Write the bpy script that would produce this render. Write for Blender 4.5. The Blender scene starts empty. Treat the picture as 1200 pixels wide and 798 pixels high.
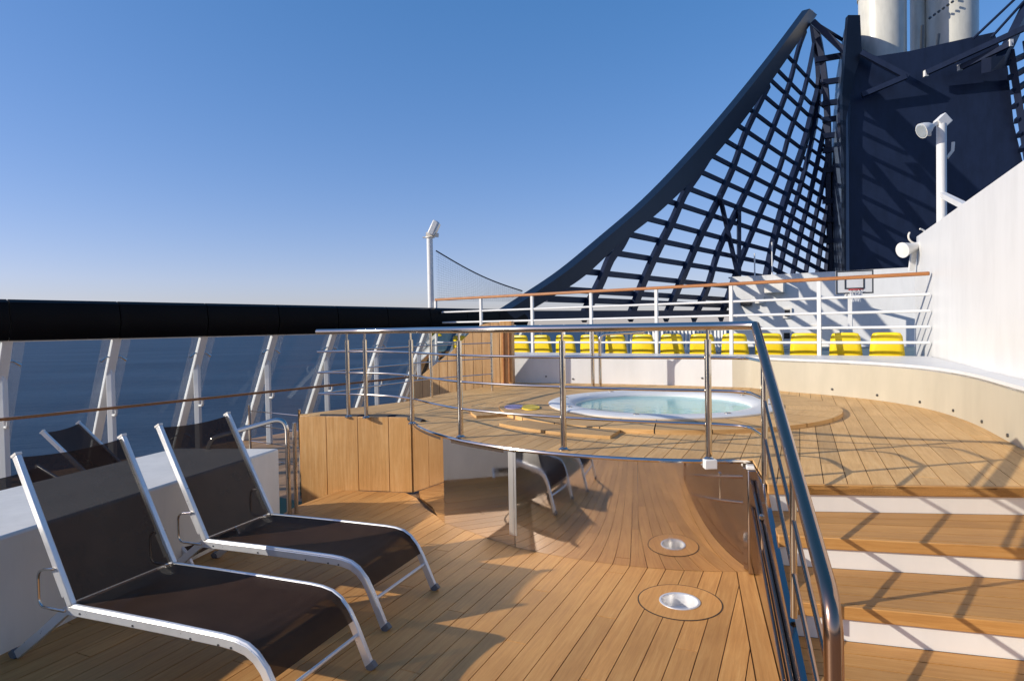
import bpy, math, random
from mathutils import Vector, Matrix
random.seed(7)
C = bpy.context.scene.collection
R = math.radians

# ------------------------------------------------------------------ camera
EYE = Vector((0, 0, 1.87))
FPX = 735.0                                     # focal length for a 1200 px wide frame
_p, _r = math.atan(16 / FPX), R(1.0)
FW = Vector((0, math.cos(_p), -math.sin(_p)))
_u = Vector((1, 0, 0)).cross(FW)
RT = Vector((1, 0, 0)) * math.cos(_r) - _u * math.sin(_r)
UP = _u * math.cos(_r) + Vector((1, 0, 0)) * math.sin(_r)
cd = bpy.data.cameras.new('camera')
cam = bpy.data.objects.new('camera', cd); C.objects.link(cam)
m = Matrix((RT, UP, -FW)).transposed().to_4x4(); m.translation = EYE
cam.matrix_world = m
cd.sensor_width = 36; cd.lens = FPX / 1200 * 36; cd.clip_start = .05; cd.clip_end = 60000
bpy.context.scene.camera = cam

# ------------------------------------------------------------------ light
LIGHT = Vector((.566, .131, -.24)).normalized()  # the way the sunlight travels
ELEV = math.asin(-LIGHT.z)
w = bpy.data.worlds.new('World'); bpy.context.scene.world = w; w.use_nodes = True
nt = w.node_tree; nt.nodes.clear()
sky = nt.nodes.new('ShaderNodeTexSky'); sky.sky_type = 'NISHITA'; sky.sun_disc = False
sky.sun_elevation = ELEV; sky.sun_rotation = math.atan2(-LIGHT.x, -LIGHT.y)
sky.altitude = 30; sky.air_density = .95; sky.dust_density = .6; sky.ozone_density = 2.0
bg = nt.nodes.new('ShaderNodeBackground'); bg.inputs[1].default_value = .1
out = nt.nodes.new('ShaderNodeOutputWorld')
hs = nt.nodes.new('ShaderNodeHueSaturation'); hs.inputs['Saturation'].default_value = 1.4     # a clear, slightly hazy blue
gm_ = nt.nodes.new('ShaderNodeGamma'); gm_.inputs[1].default_value = .63
tn = nt.nodes.new('ShaderNodeVectorMath'); tn.operation = 'MULTIPLY'; tn.inputs[1].default_value = (1.32, 1.25, 1.66)
nt.links.new(sky.outputs[0], hs.inputs['Color']); nt.links.new(hs.outputs[0], gm_.inputs[0]); nt.links.new(gm_.outputs[0], tn.inputs[0]); nt.links.new(tn.outputs[0], bg.inputs[0]); nt.links.new(bg.outputs[0], out.inputs[0])
sd = bpy.data.lights.new('sun', 'SUN'); sd.energy = 2.95; sd.angle = R(.53); sd.color = (1, .93, .82)
sun = bpy.data.objects.new('sun', sd); C.objects.link(sun)
sun.rotation_euler = LIGHT.to_track_quat('-Z', 'Y').to_euler(); sun.location = (-20, -5, 20)
S = bpy.context.scene
S.view_settings.view_transform = 'Standard'; S.view_settings.look = 'None'
S.view_settings.exposure = .75; S.view_settings.gamma = 1
S.render.engine = 'CYCLES'
S.cycles.max_bounces = 10; S.cycles.transparent_max_bounces = 24
S.cycles.caustics_reflective = True; S.cycles.caustics_refractive = False
S.cycles.use_denoising = True

# ------------------------------------------------------------------ measuring helpers
def ray(px, py): return FW + RT * ((px - 600) / FPX) - UP * ((py - 399) / FPX)
def on(px, py, z):
    d = ray(px, py); return EYE + d * ((z - EYE.z) / d.z)
def at(px, py, y):
    d = ray(px, py); return EYE + d * (y / d.y)
V = Vector
U = V((math.sin(R(24.6)), math.cos(R(24.6)), 0))     # the way the deck planks run
UN = V((U.y, -U.x, 0))
W = V((.592, .806, 0)).normalized()                  # the ship's side
WN = V((W.y, -W.x, 0))                               # inboard
ZP, RISE = .85, .17                                  # raised deck, stair rise

# ------------------------------------------------------------------ materials
def mat(name, col=(.5, .5, .5), rough=.5, metal=0, **k):
    m = bpy.data.materials.new(name); m.use_nodes = True
    b = m.node_tree.nodes['Principled BSDF']
    b.inputs['Base Color'].default_value = (*col, 1)
    b.inputs['Roughness'].default_value = rough
    b.inputs['Metallic'].default_value = metal
    for a, v in k.items(): b.inputs[a.replace('_', ' ')].default_value = v
    return m
def N(m, t, **k):
    n = m.node_tree.nodes.new('ShaderNode' + t)
    for a, v in k.items(): setattr(n, a, v)
    return n
def L(m, a, b): m.node_tree.links.new(a, b)
def P(m): return m.node_tree.nodes['Principled BSDF']
def ramp(m, fac, stops):
    r = N(m, 'ValToRGB'); e = r.color_ramp.elements
    while len(e) < len(stops): e.new(.5)
    for x, (p, c) in zip(e, stops): x.position = p; x.color = (*c, 1)
    L(m, fac, r.inputs[0]); return r.outputs[0]
def noise(m, vec, scale, detail=4, rough=.55, dist=0):
    n = N(m, 'TexNoise'); n.inputs['Scale'].default_value = scale; n.inputs['Detail'].default_value = detail
    n.inputs['Roughness'].default_value = rough; n.inputs['Distortion'].default_value = dist
    if vec is not None: L(m, vec, n.inputs['Vector'])
    return n.outputs['Fac']
def mixc(m, fac, a, b, mode='MIX'):
    x = N(m, 'Mix', data_type='RGBA', blend_type=mode)
    if isinstance(fac, float): x.inputs[0].default_value = fac
    else: L(m, fac, x.inputs[0])
    for i, v in ((6, a), (7, b)):
        if isinstance(v, tuple): x.inputs[i].default_value = (*v, 1)
        else: L(m, v, x.inputs[i])
    return x.outputs[2]
def bump(m, h, strength=.2, dist=.01):
    b = N(m, 'Bump'); b.inputs['Strength'].default_value = strength; b.inputs['Distance'].default_value = dist
    L(m, h, b.inputs['Height']); L(m, b.outputs[0], P(m).inputs['Normal'])
def scaled(m, sock, s):
    n = N(m, 'Mapping'); n.inputs['Scale'].default_value = s; L(m, sock, n.inputs[0]); return n.outputs[0]
def wood(name, c1, c2, c3, rough=.55, spread=.3, grain=(1.2, 22, 22)):
    m = mat(name, c1, rough)
    tc = N(m, 'TexCoord'); oi = N(m, 'ObjectInfo'); geo = N(m, 'NewGeometry')
    off = N(m, 'VectorMath', operation='MULTIPLY_ADD')
    L(m, oi.outputs['Random'], off.inputs[0]); off.inputs[1].default_value = (37, 91, 13); L(m, tc.outputs['Object'], off.inputs[2])
    g = noise(m, scaled(m, off.outputs[0], grain), 2.2, 6, .62, .35)
    fine = noise(m, scaled(m, off.outputs[0], (grain[0] * 4, grain[1] * 6, grain[2] * 6)), 3, 3, .6)
    col = ramp(m, g, [(.28, c2), (.5, c1), (.72, c3)])
    tint = ramp(m, oi.outputs['Random'], [(0, (1 - spread,) * 3), (.5, (1, 1, 1)), (1, (1 + spread * .35, 1 + spread * .3, 1 + spread * .22))])
    col = mixc(m, 1.0, col, tint, 'MULTIPLY')
    st = ramp(m, noise(m, geo.outputs['Position'], 1.3, 5, .6), [(.34, (.80, .77, .73)), (.62, (1, 1, 1))])
    col = mixc(m, .8, col, st, 'MULTIPLY')
    fs = ramp(m, fine, [(.3, (.82, .80, .77)), (.6, (1, 1, 1))])
    col = mixc(m, .6, col, fs, 'MULTIPLY')
    L(m, col, P(m).inputs['Base Color'])
    rr = N(m, 'MapRange'); rr.inputs[3].default_value = rough - .12; rr.inputs[4].default_value = rough + .18
    L(m, g, rr.inputs[0]); L(m, rr.outputs[0], P(m).inputs['Roughness'])
    bump(m, fine, .12, .004)
    return m
TEAK = wood('teak', (.59, .29, .082), (.49, .225, .058), (.66, .36, .12), .58, .15)
TEAK_TREAD = wood('stair_teak', (.54, .27, .075), (.45, .21, .055), (.61, .33, .11), .55, .2)
VARNISH = wood('varnished_wood', (.64, .35, .125), (.54, .28, .09), (.71, .43, .18), .38, .14, (14, 14, .8))
PALEWOOD = wood('pale_wood', (.62, .37, .16), (.52, .29, .115), (.69, .44, .21), .45, .12, (14, 14, .8))
RAILWOOD = wood('rail_wood', (.40, .16, .045), (.32, .115, .035), (.46, .2, .065), .35, .1)
CAULK = mat('caulk', (.05, .03, .018), .8)
TEAK_TOP = wood('weathered_teak', (.70, .42, .16), (.59, .335, .115), (.76, .49, .22), .6, .2)
def painted(name, col, rough=.4, dirt=.06):
    m = mat(name, col, rough); geo = N(m, 'NewGeometry')
    a = noise(m, scaled(m, geo.outputs['Position'], (1, 1, .35)), 2.1, 6, .65)
    d = tuple(c * (1 - dirt * 2.2) for c in col)
    c = ramp(m, a, [(.33, d), (.58, col), (.8, tuple(min(1, x * (1 + dirt * .3)) for x in col))])
    run = ramp(m, noise(m, scaled(m, geo.outputs['Position'], (7, 7, .35)), 1.4, 5, .6), [(.42, (1, 1, 1)), (.72, (1 - dirt * 1.6, 1 - dirt * 1.9, 1 - dirt * 2.4))])
    c = mixc(m, .3, c, run, 'MULTIPLY')
    L(m, c, P(m).inputs['Base Color'])
    bump(m, noise(m, geo.outputs['Position'], 3.0, 3), .05, .02)
    return m
WHITE = painted('white_paint', (.69, .685, .665), .4, .04)
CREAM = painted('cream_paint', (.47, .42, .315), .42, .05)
GREYWHITE = painted('deck_white', (.79, .745, .66), .45, .06)
RISER = painted('riser_white', (.80, .76, .69), .45, .04)
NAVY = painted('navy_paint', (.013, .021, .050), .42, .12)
NAVYGLOSS = painted('navy_gloss', (.007, .0115, .025), .38, .12)
for _m in (NAVY, NAVYGLOSS): P(_m).inputs['Specular IOR Level'].default_value = .3
BOARD = mat('side_steel', (.40, .345, .31), .11, 1)
BLACK = painted('dark_fairing', (.002, .0025, .004), .4, .1); P(BLACK).inputs['Specular IOR Level'].default_value = .08
PIPE = painted('funnel_pipe', (.62, .60, .52), .3, .08)
GREENMAT = painted('green_deck', (.012, .085, .035), .6, .1)
COURT = painted('court_floor', (.10, .17, .20), .6, .1)
STEEL = mat('polished_steel', (.62, .56, .49), .11, 1)
GLINT = mat('glint_steel', (.88, .86, .83), .36, 1)  # paler, rougher steel for the painted glint on the mirror wall
CUP = mat('cup_steel', (.78, .77, .75), .34, .45)
HANDSTEEL = mat('handrail_steel', (.38, .25, .18), .17, 1)
MIRROR = mat('mirror_steel', (.80, .77, .74), .025, 1)
_tc = N(MIRROR, 'NewGeometry')
bump(MIRROR, noise(MIRROR, scaled(MIRROR, _tc.outputs['Position'], (1, 1, .4)), 1.6, 2), .04, .03)
L(MIRROR, ramp(MIRROR, noise(MIRROR, _tc.outputs['Position'], 9, 5, .7), [(.35, (.02, .02, .02)), (.75, (.11, .11, .11))]), P(MIRROR).inputs['Roughness'])
ALU = mat('lounger_aluminium', (.74, .73, .71), .32, .55)
_a = N(ALU, 'NewGeometry')
L(ALU, ramp(ALU, noise(ALU, _a.outputs['Position'], 14, 4, .7), [(.3, (.26,) * 3), (.7, (.42,) * 3)]), P(ALU).inputs['Roughness'])
DARKSTEEL = mat('screw_steel', (.12, .12, .12), .4, .8)
RUBBER = mat('rubber', (.03, .03, .032), .7)
CAPGREY = mat('cap_plastic', (.13, .13, .135), .55)
YELLOW = mat('yellow_plastic', (.86, .62, .012), .35)
_y = N(YELLOW, 'NewGeometry')
L(YELLOW, ramp(YELLOW, noise(YELLOW, _y.outputs['Position'], 4, 4), [(.3, (.78, .54, .008)), (.7, (.90, .66, .02))]), P(YELLOW).inputs['Base Color'])
RED = mat('red_steel', (.55, .05, .04), .45)
DARKGLASS = mat('dark_glass', (.02, .022, .025), .12)
LAMPGLASS = mat('lamp_glass', (.55, .60, .62), .08, .5)
CORD = mat('cord', (.03, .035, .045), .7)
NETWHITE = mat('net_white', (.7, .7, .7), .7)
LILAC = mat('lilac_vinyl', (.32, .27, .42), .5)
YELLOWMAT = mat('yellow_vinyl', (.80, .55, .03), .5)

# loosely woven brown fabric
FABRIC = mat('woven_fabric', (.034, .0175, .0105), .62, Specular_IOR_Level=.1)
def _fab():
    m = FABRIC; tc = N(m, 'TexCoord'); geo = N(m, 'NewGeometry')
    wv = N(m, 'TexWave'); wv.inputs['Scale'].default_value = 130; L(m, tc.outputs['Object'], wv.inputs[0])
    bump(m, wv.outputs['Fac'], .25, .002)
    L(m, ramp(m, noise(m, geo.outputs['Position'], 5, 5), [(.3, (.032, .0155, .0085)), (.7, (.048, .024, .0135))]), P(m).inputs['Base Color'])
    t = N(m, 'BsdfTransparent'); mx = N(m, 'MixShader'); mx.inputs[0].default_value = .085
    o = [n for n in m.node_tree.nodes if n.type == 'OUTPUT_MATERIAL'][0]
    L(m, P(m).outputs[0], mx.inputs[1]); L(m, t.outputs[0], mx.inputs[2]); L(m, mx.outputs[0], o.inputs[0])
_fab()
# thin sheet materials: clear pane, pool water
def thin(name, tint, rough, ior, bumpscale=None, bs=.05, bd=.02):
    m = bpy.data.materials.new(name); m.use_nodes = True; t = m.node_tree; t.nodes.clear()
    o = t.nodes.new('ShaderNodeOutputMaterial'); tr = t.nodes.new('ShaderNodeBsdfTransparent'); g = t.nodes.new('ShaderNodeBsdfGlossy')
    tr.inputs[0].default_value = (*tint, 1); g.inputs['Roughness'].default_value = rough
    f = t.nodes.new('ShaderNodeFresnel'); f.inputs[0].default_value = ior; mx = t.nodes.new('ShaderNodeMixShader')
    t.links.new(f.outputs[0], mx.inputs[0]); t.links.new(tr.outputs[0], mx.inputs[1]); t.links.new(g.outputs[0], mx.inputs[2]); t.links.new(mx.outputs[0], o.inputs[0])
    if bumpscale:
        geo = t.nodes.new('ShaderNodeNewGeometry'); n = t.nodes.new('ShaderNodeTexNoise'); n.inputs['Scale'].default_value = bumpscale; n.inputs['Detail'].default_value = 4
        b = t.nodes.new('ShaderNodeBump'); b.inputs['Strength'].default_value = bs; b.inputs['Distance'].default_value = bd
        t.links.new(geo.outputs['Position'], n.inputs['Vector']); t.links.new(n.outputs['Fac'], b.inputs['Height'])
        t.links.new(b.outputs[0], g.inputs['Normal']); t.links.new(b.outputs[0], f.inputs['Normal'])
    return m
GLASS = thin('clear_glass', (.88, .92, .94), .01, 1.26)
FILM = mat('edge_film', (.7, .74, .76), .3)
def _film():
    t = N(FILM, 'BsdfTransparent'); mx = N(FILM, 'MixShader'); mx.inputs[0].default_value = .72
    o = [n for n in FILM.node_tree.nodes if n.type == 'OUTPUT_MATERIAL'][0]
    L(FILM, P(FILM).outputs[0], mx.inputs[1]); L(FILM, t.outputs[0], mx.inputs[2]); L(FILM, mx.outputs[0], o.inputs[0])
_film()
TUBWATER = thin('pool_water', (.62, .95, .95), .04, 1.2, 7, .25, .02)
def _water():
    t = TUBWATER.node_tree; mx = [n for n in t.nodes if n.type == 'MIX_SHADER'][0]; f = [n for n in t.nodes if n.type == 'FRESNEL'][0]; tr = [n for n in t.nodes if n.type == 'BSDF_TRANSPARENT'][0]
    d = t.nodes.new('ShaderNodeBsdfDiffuse'); d.inputs[0].default_value = (.42, .78, .74, 1); m2 = t.nodes.new('ShaderNodeMixShader'); m2.inputs[0].default_value = .55   # air bubbles cloud the water
    t.links.new(tr.outputs[0], m2.inputs[1]); t.links.new(d.outputs[0], m2.inputs[2]); t.links.new(m2.outputs[0], mx.inputs[1])
    k = t.nodes.new('ShaderNodeMath'); k.operation = 'MULTIPLY'; k.inputs[1].default_value = .5; t.links.new(f.outputs[0], k.inputs[0]); t.links.new(k.outputs[0], mx.inputs[0])
_water()
# sea
SEA = mat('sea_water', (.02, .045, .08), .45); P(SEA).inputs['IOR'].default_value = 1.33; P(SEA).inputs['Specular IOR Level'].default_value = .16
def _sea():
    m = SEA; geo = N(m, 'NewGeometry')
    a = noise(m, scaled(m, geo.outputs['Position'], (.05, .11, .05)), 1.2, 8, .62)
    b = noise(m, scaled(m, geo.outputs['Position'], (.004, .012, .004)), 1.0, 4, .55)
    mx = N(m, 'Math', operation='ADD'); L(m, a, mx.inputs[0]); L(m, b, mx.inputs[1])
    bump(m, mx.outputs[0], .55, 2.2)
    L(m, ramp(m, b, [(.3, (.011, .029, .054)), (.5, (.020, .046, .078)), (.7, (.034, .066, .105))]), P(m).inputs['Base Color'])
_sea()
# tub lining: small mosaic in aqua and blue-green
TILE = mat('tub_mosaic', (.3, .7, .72), .3)
def _tile():
    m = TILE; geo = N(m, 'NewGeometry')
    v = N(m, 'TexVoronoi'); v.inputs['Scale'].default_value = 2.6; L(m, geo.outputs['Position'], v.inputs['Vector'])
    c = ramp(m, v.outputs['Color'], [(.2, (.45, .80, .80)), (.5, (.55, .85, .84)), (.66, (.30, .62, .50)), (.82, (.22, .40, .66)), (.95, (.50, .82, .80))])
    L(m, c, P(m).inputs['Base Color'])
_tile()
AQUA = painted('tub_aqua', (.56, .84, .84), .3, .05)
# teak laid in one sheet where the planks are out of sight or too far to tell apart
def sheet_teak():
    m = mat('teak_sheet', (.3, .17, .08), .6); geo = N(m, 'NewGeometry')
    d = N(m, 'VectorMath', operation='DOT_PRODUCT'); L(m, geo.outputs['Position'], d.inputs[0]); d.inputs[1].default_value = UN
    mu = N(m, 'Math', operation='MULTIPLY'); L(m, d.outputs['Value'], mu.inputs[0]); mu.inputs[1].default_value = 1 / .134
    fr = N(m, 'Math', operation='FRACT'); L(m, mu.outputs[0], fr.inputs[0])
    fl = N(m, 'Math', operation='FLOOR'); L(m, mu.outputs[0], fl.inputs[0])
    wn = N(m, 'TexWhiteNoise', noise_dimensions='1D'); L(m, fl.outputs[0], wn.inputs['W'])
    base = ramp(m, wn.outputs['Value'], [(0, (.30, .165, .073)), (1, (.42, .24, .115))])
    line = ramp(m, fr.outputs[0], [(0, (.06, .05, .04)), (.045, (1, 1, 1)), (1, (1, 1, 1))])
    L(m, mixc(m, 1.0, base, line, 'MULTIPLY'), P(m).inputs['Base Color'])
    return m
SHEETTEAK = sheet_teak()

# ------------------------------------------------------------------ mesh helpers
SHARP = []
class MB:
    def __init__(s): s.v = []; s.f = []; s.sm = []
    def add(s, vs, fs, smooth=False):
        o = len(s.v); s.v += [V(v) for v in vs]
        for f in fs: s.f.append([o + i for i in f]); s.sm.append(smooth)
        return s
    def hexa(s, a):                                   # 8 corners: four below, four above
        return s.add(a, [(3, 2, 1, 0), (4, 5, 6, 7), (0, 1, 5, 4), (1, 2, 6, 5), (2, 3, 7, 6), (3, 0, 4, 7)])
    def box(s, c, d, ax=None):
        c = V(c); ax = ax or (V((1, 0, 0)), V((0, 1, 0)), V((0, 0, 1)))
        x, y, z = (V(ax[i]) * d[i] / 2 for i in range(3))
        return s.hexa([c - x - y - z, c + x - y - z, c + x + y - z, c - x + y - z, c - x - y + z, c + x - y + z, c + x + y + z, c - x + y + z])
    def bar(s, a, b, w, h, up=V((0, 0, 1))):          # straight bar of rectangular section
        a, b = V(a), V(b); d = (b - a).normalized(); sd = d.cross(up)
        if sd.length < 1e-4: sd = d.cross(V((1, 0, 0)))
        sd.normalize(); u = sd.cross(d).normalized(); x = sd * w / 2; z = u * h / 2
        return s.hexa([a - x - z, a + x - z, b + x - z, b - x - z, a - x + z, a + x + z, b + x + z, b - x + z])
    def tube(s, pts, r, n=10, cap=True):
        pts = [V(p) for p in pts]; rs = r if isinstance(r, (list, tuple)) else [r] * len(pts)
        t0 = (pts[1] - pts[0]).normalized()
        nrm = t0.cross(V((0, 0, 1)));
        if nrm.length < 1e-3: nrm = t0.cross(V((1, 0, 0)))
        nrm.normalize(); vs = []; k = len(pts)
        for i, p in enumerate(pts):
            if i == 0: t = t0
            elif i == k - 1: t = (pts[i] - pts[i - 1]).normalized()
            else: t = ((pts[i + 1] - p).normalized() + (p - pts[i - 1]).normalized()).normalized()
            nrm = (nrm - t * nrm.dot(t)).normalized(); bn = t.cross(nrm)
            for j in range(n):
                a = 2 * math.pi * j / n; vs.append(p + (nrm * math.cos(a) + bn * math.sin(a)) * rs[i])
        fs = [(i * n + j, i * n + (j + 1) % n, (i + 1) * n + (j + 1) % n, (i + 1) * n + j) for i in range(k - 1) for j in range(n)]
        s.add(vs, fs, True)
        if cap:
            s.add(vs[:n], [tuple(range(n))[::-1]]); s.add(vs[-n:], [tuple(range(n))])
        return s
    def prism(s, poly, z0, z1, bottom=True):
        n = len(poly); vs = [V((p[0], p[1], z0)) for p in poly] + [V((p[0], p[1], z1)) for p in poly]
        fs = [tuple(range(n, 2 * n))] + [(i, (i + 1) % n, n + (i + 1) % n, n + i) for i in range(n)]
        if bottom: fs.append(tuple(range(n))[::-1])
        return s.add(vs, fs)
    def slab(s, poly, off):                           # any planar polygon given a thickness vector
        n = len(poly); off = V(off); a = [V(p) for p in poly]; b = [p + off for p in a]
        return s.add(a + b, [tuple(range(n))[::-1], tuple(range(n, 2 * n))] + [(i, (i + 1) % n, n + (i + 1) % n, n + i) for i in range(n)])
    def lathe(s, prof, c, n=48, smooth=True, a0=0, a1=2 * math.pi):
        c = V(c); full = abs(a1 - a0 - 2 * math.pi) < 1e-6; k = n if full else n + 1; vs = []
        for r, z in prof:
            for j in range(k):
                a = a0 + (a1 - a0) * j / n; vs.append(c + V((r * math.cos(a), r * math.sin(a), z)))
        fs = [(i * k + j, i * k + (j + 1) % k, (i + 1) * k + (j + 1) % k, (i + 1) * k + j) for i in range(len(prof) - 1) for j in range(n)]
        return s.add(vs, fs, smooth)
    def strip(s, A, B, smooth=False):
        n = len(A); return s.add(list(A) + list(B), [(i, i + 1, n + i + 1, n + i) for i in range(n - 1)], smooth)
    def build(s, name, mt, parent=None, bevel=0, frame=None, smooth_all=False):
        me = bpy.data.meshes.new(name); inv = frame.inverted() if frame is not None else None
        me.from_pydata([tuple(inv @ v) if inv else tuple(v) for v in s.v], [], s.f); me.materials.append(mt)
        for p, q in zip(me.polygons, s.sm): p.use_smooth = q or smooth_all
        me.update()
        SHARP.append(me)
        if bevel or True:
            import bmesh
            b = bmesh.new(); b.from_mesh(me); bmesh.ops.recalc_face_normals(b, faces=b.faces[:]) if not s.__dict__.get('keep') else None
            b.to_mesh(me); b.free()
        o = bpy.data.objects.new(name, me); C.objects.link(o)
        if frame is not None: o.matrix_world = frame
        if parent is not None: o.parent = parent
        if bevel:
            bv = o.modifiers.new('bevel', 'BEVEL'); bv.width = bevel; bv.segments = 2; bv.limit_method = 'ANGLE'; bv.angle_limit = R(40)
        return o
def tag(o, label, cat, group=None):
    o['label'] = label; o['category'] = cat
    if group: o['group'] = group
    return o
def thing(name, label, cat, group=None):
    o = bpy.data.objects.new(name, None); C.objects.link(o); o.empty_display_size = .2
    return tag(o, label, cat, group)
def struct(o): o['kind'] = 'structure'; return o
def stuff(o): o['kind'] = 'stuff'; return o
def dup_tree(root, name=None):
    r = root.copy(); C.objects.link(r)
    for ch in list(root.children):
        c = ch.copy(); C.objects.link(c); c.parent = r
        for g in list(ch.children):
            d = g.copy(); C.objects.link(d); d.parent = c
    return r
def fillet(pts, r, n=6):
    pts = [V(p) for p in pts]; o = [pts[0]]
    for i in range(1, len(pts) - 1):
        a, b, c = pts[i - 1], pts[i], pts[i + 1]; d1 = (a - b); d2 = (c - b); k = min(r, d1.length * .48, d2.length * .48)
        p, q = b + d1.normalized() * k, b + d2.normalized() * k
        for j in range(n + 1):
            t = j / n; o.append(p * (1 - t) ** 2 + b * 2 * t * (1 - t) + q * t * t)
    return o + [pts[-1]]
def clip(poly, n, c, keep_less=True):                 # keep the side where n.p <= c
    o = []; s = 1 if keep_less else -1
    f = lambda p: s * (n.dot(p) - c)
    for i in range(len(poly)):
        a, b = poly[i], poly[(i + 1) % len(poly)]; fa, fb = f(a), f(b)
        if fa <= 0: o.append(a)
        if (fa < 0 < fb) or (fb < 0 < fa): o.append(a + (b - a) * (fa / (fa - fb)))
    return o
def area(p): return abs(sum(p[i].x * p[(i + 1) % len(p)].y - p[(i + 1) % len(p)].x * p[i].y for i in range(len(p)))) / 2
def catmull(pts, n=6):
    pts = [V(p) for p in pts]; q = [pts[0] * 2 - pts[1]] + pts + [pts[-1] * 2 - pts[-2]]; o = []
    for i in range(1, len(q) - 2):
        a, b, c, d = q[i - 1:i + 3]
        for j in range(n):
            t = j / n; o.append(.5 * ((2 * b) + (c - a) * t + (2 * a - 5 * b + 4 * c - d) * t * t + (3 * b - a - 3 * c + d) * t ** 3))
    return o + [pts[-1]]
def frame_at(p, x):                                   # local x along the piece, z up
    x = V(x).normalized(); z = V((0, 0, 1)); y = z.cross(x)
    m = Matrix((x, y, z)).transposed().to_4x4(); m.translation = p; return m
def lay_planks(poly, along, width, gap, ztop, parent, mt, joint=2.4, cut=None, thick=.018):
    """teak planks one by one: strips of the polygon along a direction, with staggered butt joints"""
    al = V(along).normalized(); nn = V((al.y, -al.x, 0)); poly = [V((p[0], p[1], 0)) for p in poly]
    lo = min(nn.dot(p) for p in poly); hi = max(nn.dot(p) for p in poly)
    i0, i1 = math.floor(lo / width), math.ceil(hi / width)
    for i in range(i0, i1):
        s = clip(clip(poly, nn, i * width + gap / 2, False), nn, (i + 1) * width - gap / 2)
        if len(s) < 3 or area(s) < .002: continue
        a, b = min(al.dot(p) for p in s), max(al.dot(p) for p in s)
        spans = [(a - 1, b + 1)]
        if cut:
            c, r = cut; d = nn.dot(c) - (i + .5) * width
            if abs(d) < r:
                h = math.sqrt(r * r - d * d); t = al.dot(c); spans = [(a - 1, t - h), (t + h, b + 1)]
        for x0, x1 in spans:
            off = (i * .73 % 1) * joint
            k0 = math.floor((max(x0, a) - off) / joint); k1 = math.ceil((min(x1, b) - off) / joint)
            for k in range(k0, k1):
                j0, j1 = max(x0, off + k * joint + gap / 2), min(x1, off + (k + 1) * joint - gap / 2)
                if j1 - j0 < .02: continue
                q = clip(clip(s, al, j0, False), al, j1)
                if len(q) < 3 or area(q) < .0015: continue
                mid = sum(q, V()) / len(q); dz = random.uniform(-.0007, .0007)
                MB().prism(q, ztop - thick, ztop + dz, False).build('plank', mt, parent, frame=frame_at(V((mid.x, mid.y, ztop)), al))

# ================================================================== THE SETTING
# sea
s = MB(); s.add([(-30000, -30000, -28), (30000, -30000, -28), (30000, 30000, -28), (-30000, 30000, -28)], [(0, 1, 2, 3)])
struct(s.build('sea', SEA))

# ship's side: posts of the glass windscreen stand on this line
WP4 = V((-4.47, 11.44, 0)); WS = 1.295; SZ = -.20
def wpost(k): return WP4 + W * (WS * (k - 4))

# lower deck
CEN = V((1.85, 7.75, 0)); RAD = 3.08
def arc(a, r=RAD, z=0): return V((CEN.x + r * math.cos(R(a)), CEN.y + r * math.sin(R(a)), z))
A0, A1 = 190.5, 271                                   # the mirror wall runs from the wooden box to the stairs
SB = lambda y: 1.38 + .2887 * (y - 3.27)              # plan line of the stair side board
e = [wpost(-12) + WN * -.9, wpost(14) + WN * -.9]
low = [V((-6.2, -9, 0)), V((-3.86, .2, 0)), V((-3.06, 3.45, 0)), V((-2.35, 6.28, 0)), V((-2.33, 6.62, 0)), V((-2.03, 7.31, 0)), V((-.5, 7.0, 0)), V((6, 7, 0)), V((6, -9, 0))]
DR = V((1.10, 4.19, 0))
def around(poly, c, h):                                # the polygon less a square hole round c
    X, Y = V((1, 0, 0)), V((0, 1, 0)); mid = clip(clip(poly, X, c.x - h, False), X, c.x + h)
    return [q for q in (clip(poly, X, c.x - h), clip(poly, X, c.x + h, False), clip(mid, Y, c.y - h), clip(mid, Y, c.y + h, False)) if len(q) > 2]
base = MB()
for q in around(low, DR, .128): base.add([V((p.x, p.y, -.024)) for p in q], [tuple(range(len(q)))])
low_deck = struct(base.build('lower_deck', SHEETTEAK))
deckpoly = [V(p) for p in [(-3.1, 1.0, 0), (1.25, 1.0, 0), (SB(2.0) - .13, 2.0, 0), (SB(4.75) - .13, 4.75, 0)]] + \
    [arc(a, RAD - .02) for a in (262, 252, 240, 228, 216, 204, 196)] + [V((-1.25, 7.13, 0)), V((-2.04, 7.29, 0)), V((-2.33, 6.66, 0)), V((-2.40, 6.2, 0)), V((-3.1, 3.9, 0))]
cb = MB()
for q in around(deckpoly, DR, .128): cb.add([V((p.x, p.y, -.006)) for p in q], [tuple(range(len(q)))])
cb.build('caulk_bed', CAULK, low_deck)
lay_planks(deckpoly, U, .134, .0055, 0, low_deck, TEAK, 2.7, cut=(DR, .2))
# border plank along the stair side board, ring plate round the drain
q = [V((SB(y) - .004 - x, y, 0)) for y, x in ((1.2, 0), (4.72, 0), (4.72, .118), (1.2, .118))]
MB().prism(q, -.018, .001, False).build('border_plank', TEAK, low_deck, frame=frame_at(q[0], V((.2887, 1, 0))))
fr = frame_at(DR, U)
rg = MB(); rg.lathe([(.27, -.01), (.27, .003), (.133, .003), (.133, -.02)], DR, 48); rg.build('drain_surround', TEAK, low_deck, frame=fr)
rr = MB(); rr.lathe([(.279, -.004), (.279, .0024), (.268, .0024)], DR, 48); rr.build('drain_seam', CAULK, low_deck)
side = [e[0] , e[1], V((3, 16, 0)), V((-.5, 8, 0)), V((-2.0, 7.3, 0)), V((-2.33, 6.55, 0)), V((-3.1, 3.45, 0)), V((-3.9, .2, 0)), V((-6.25, -9, 0))]
struct(MB().prism(side, SZ - .1, SZ).build('side_deck', SHEETTEAK))
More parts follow.
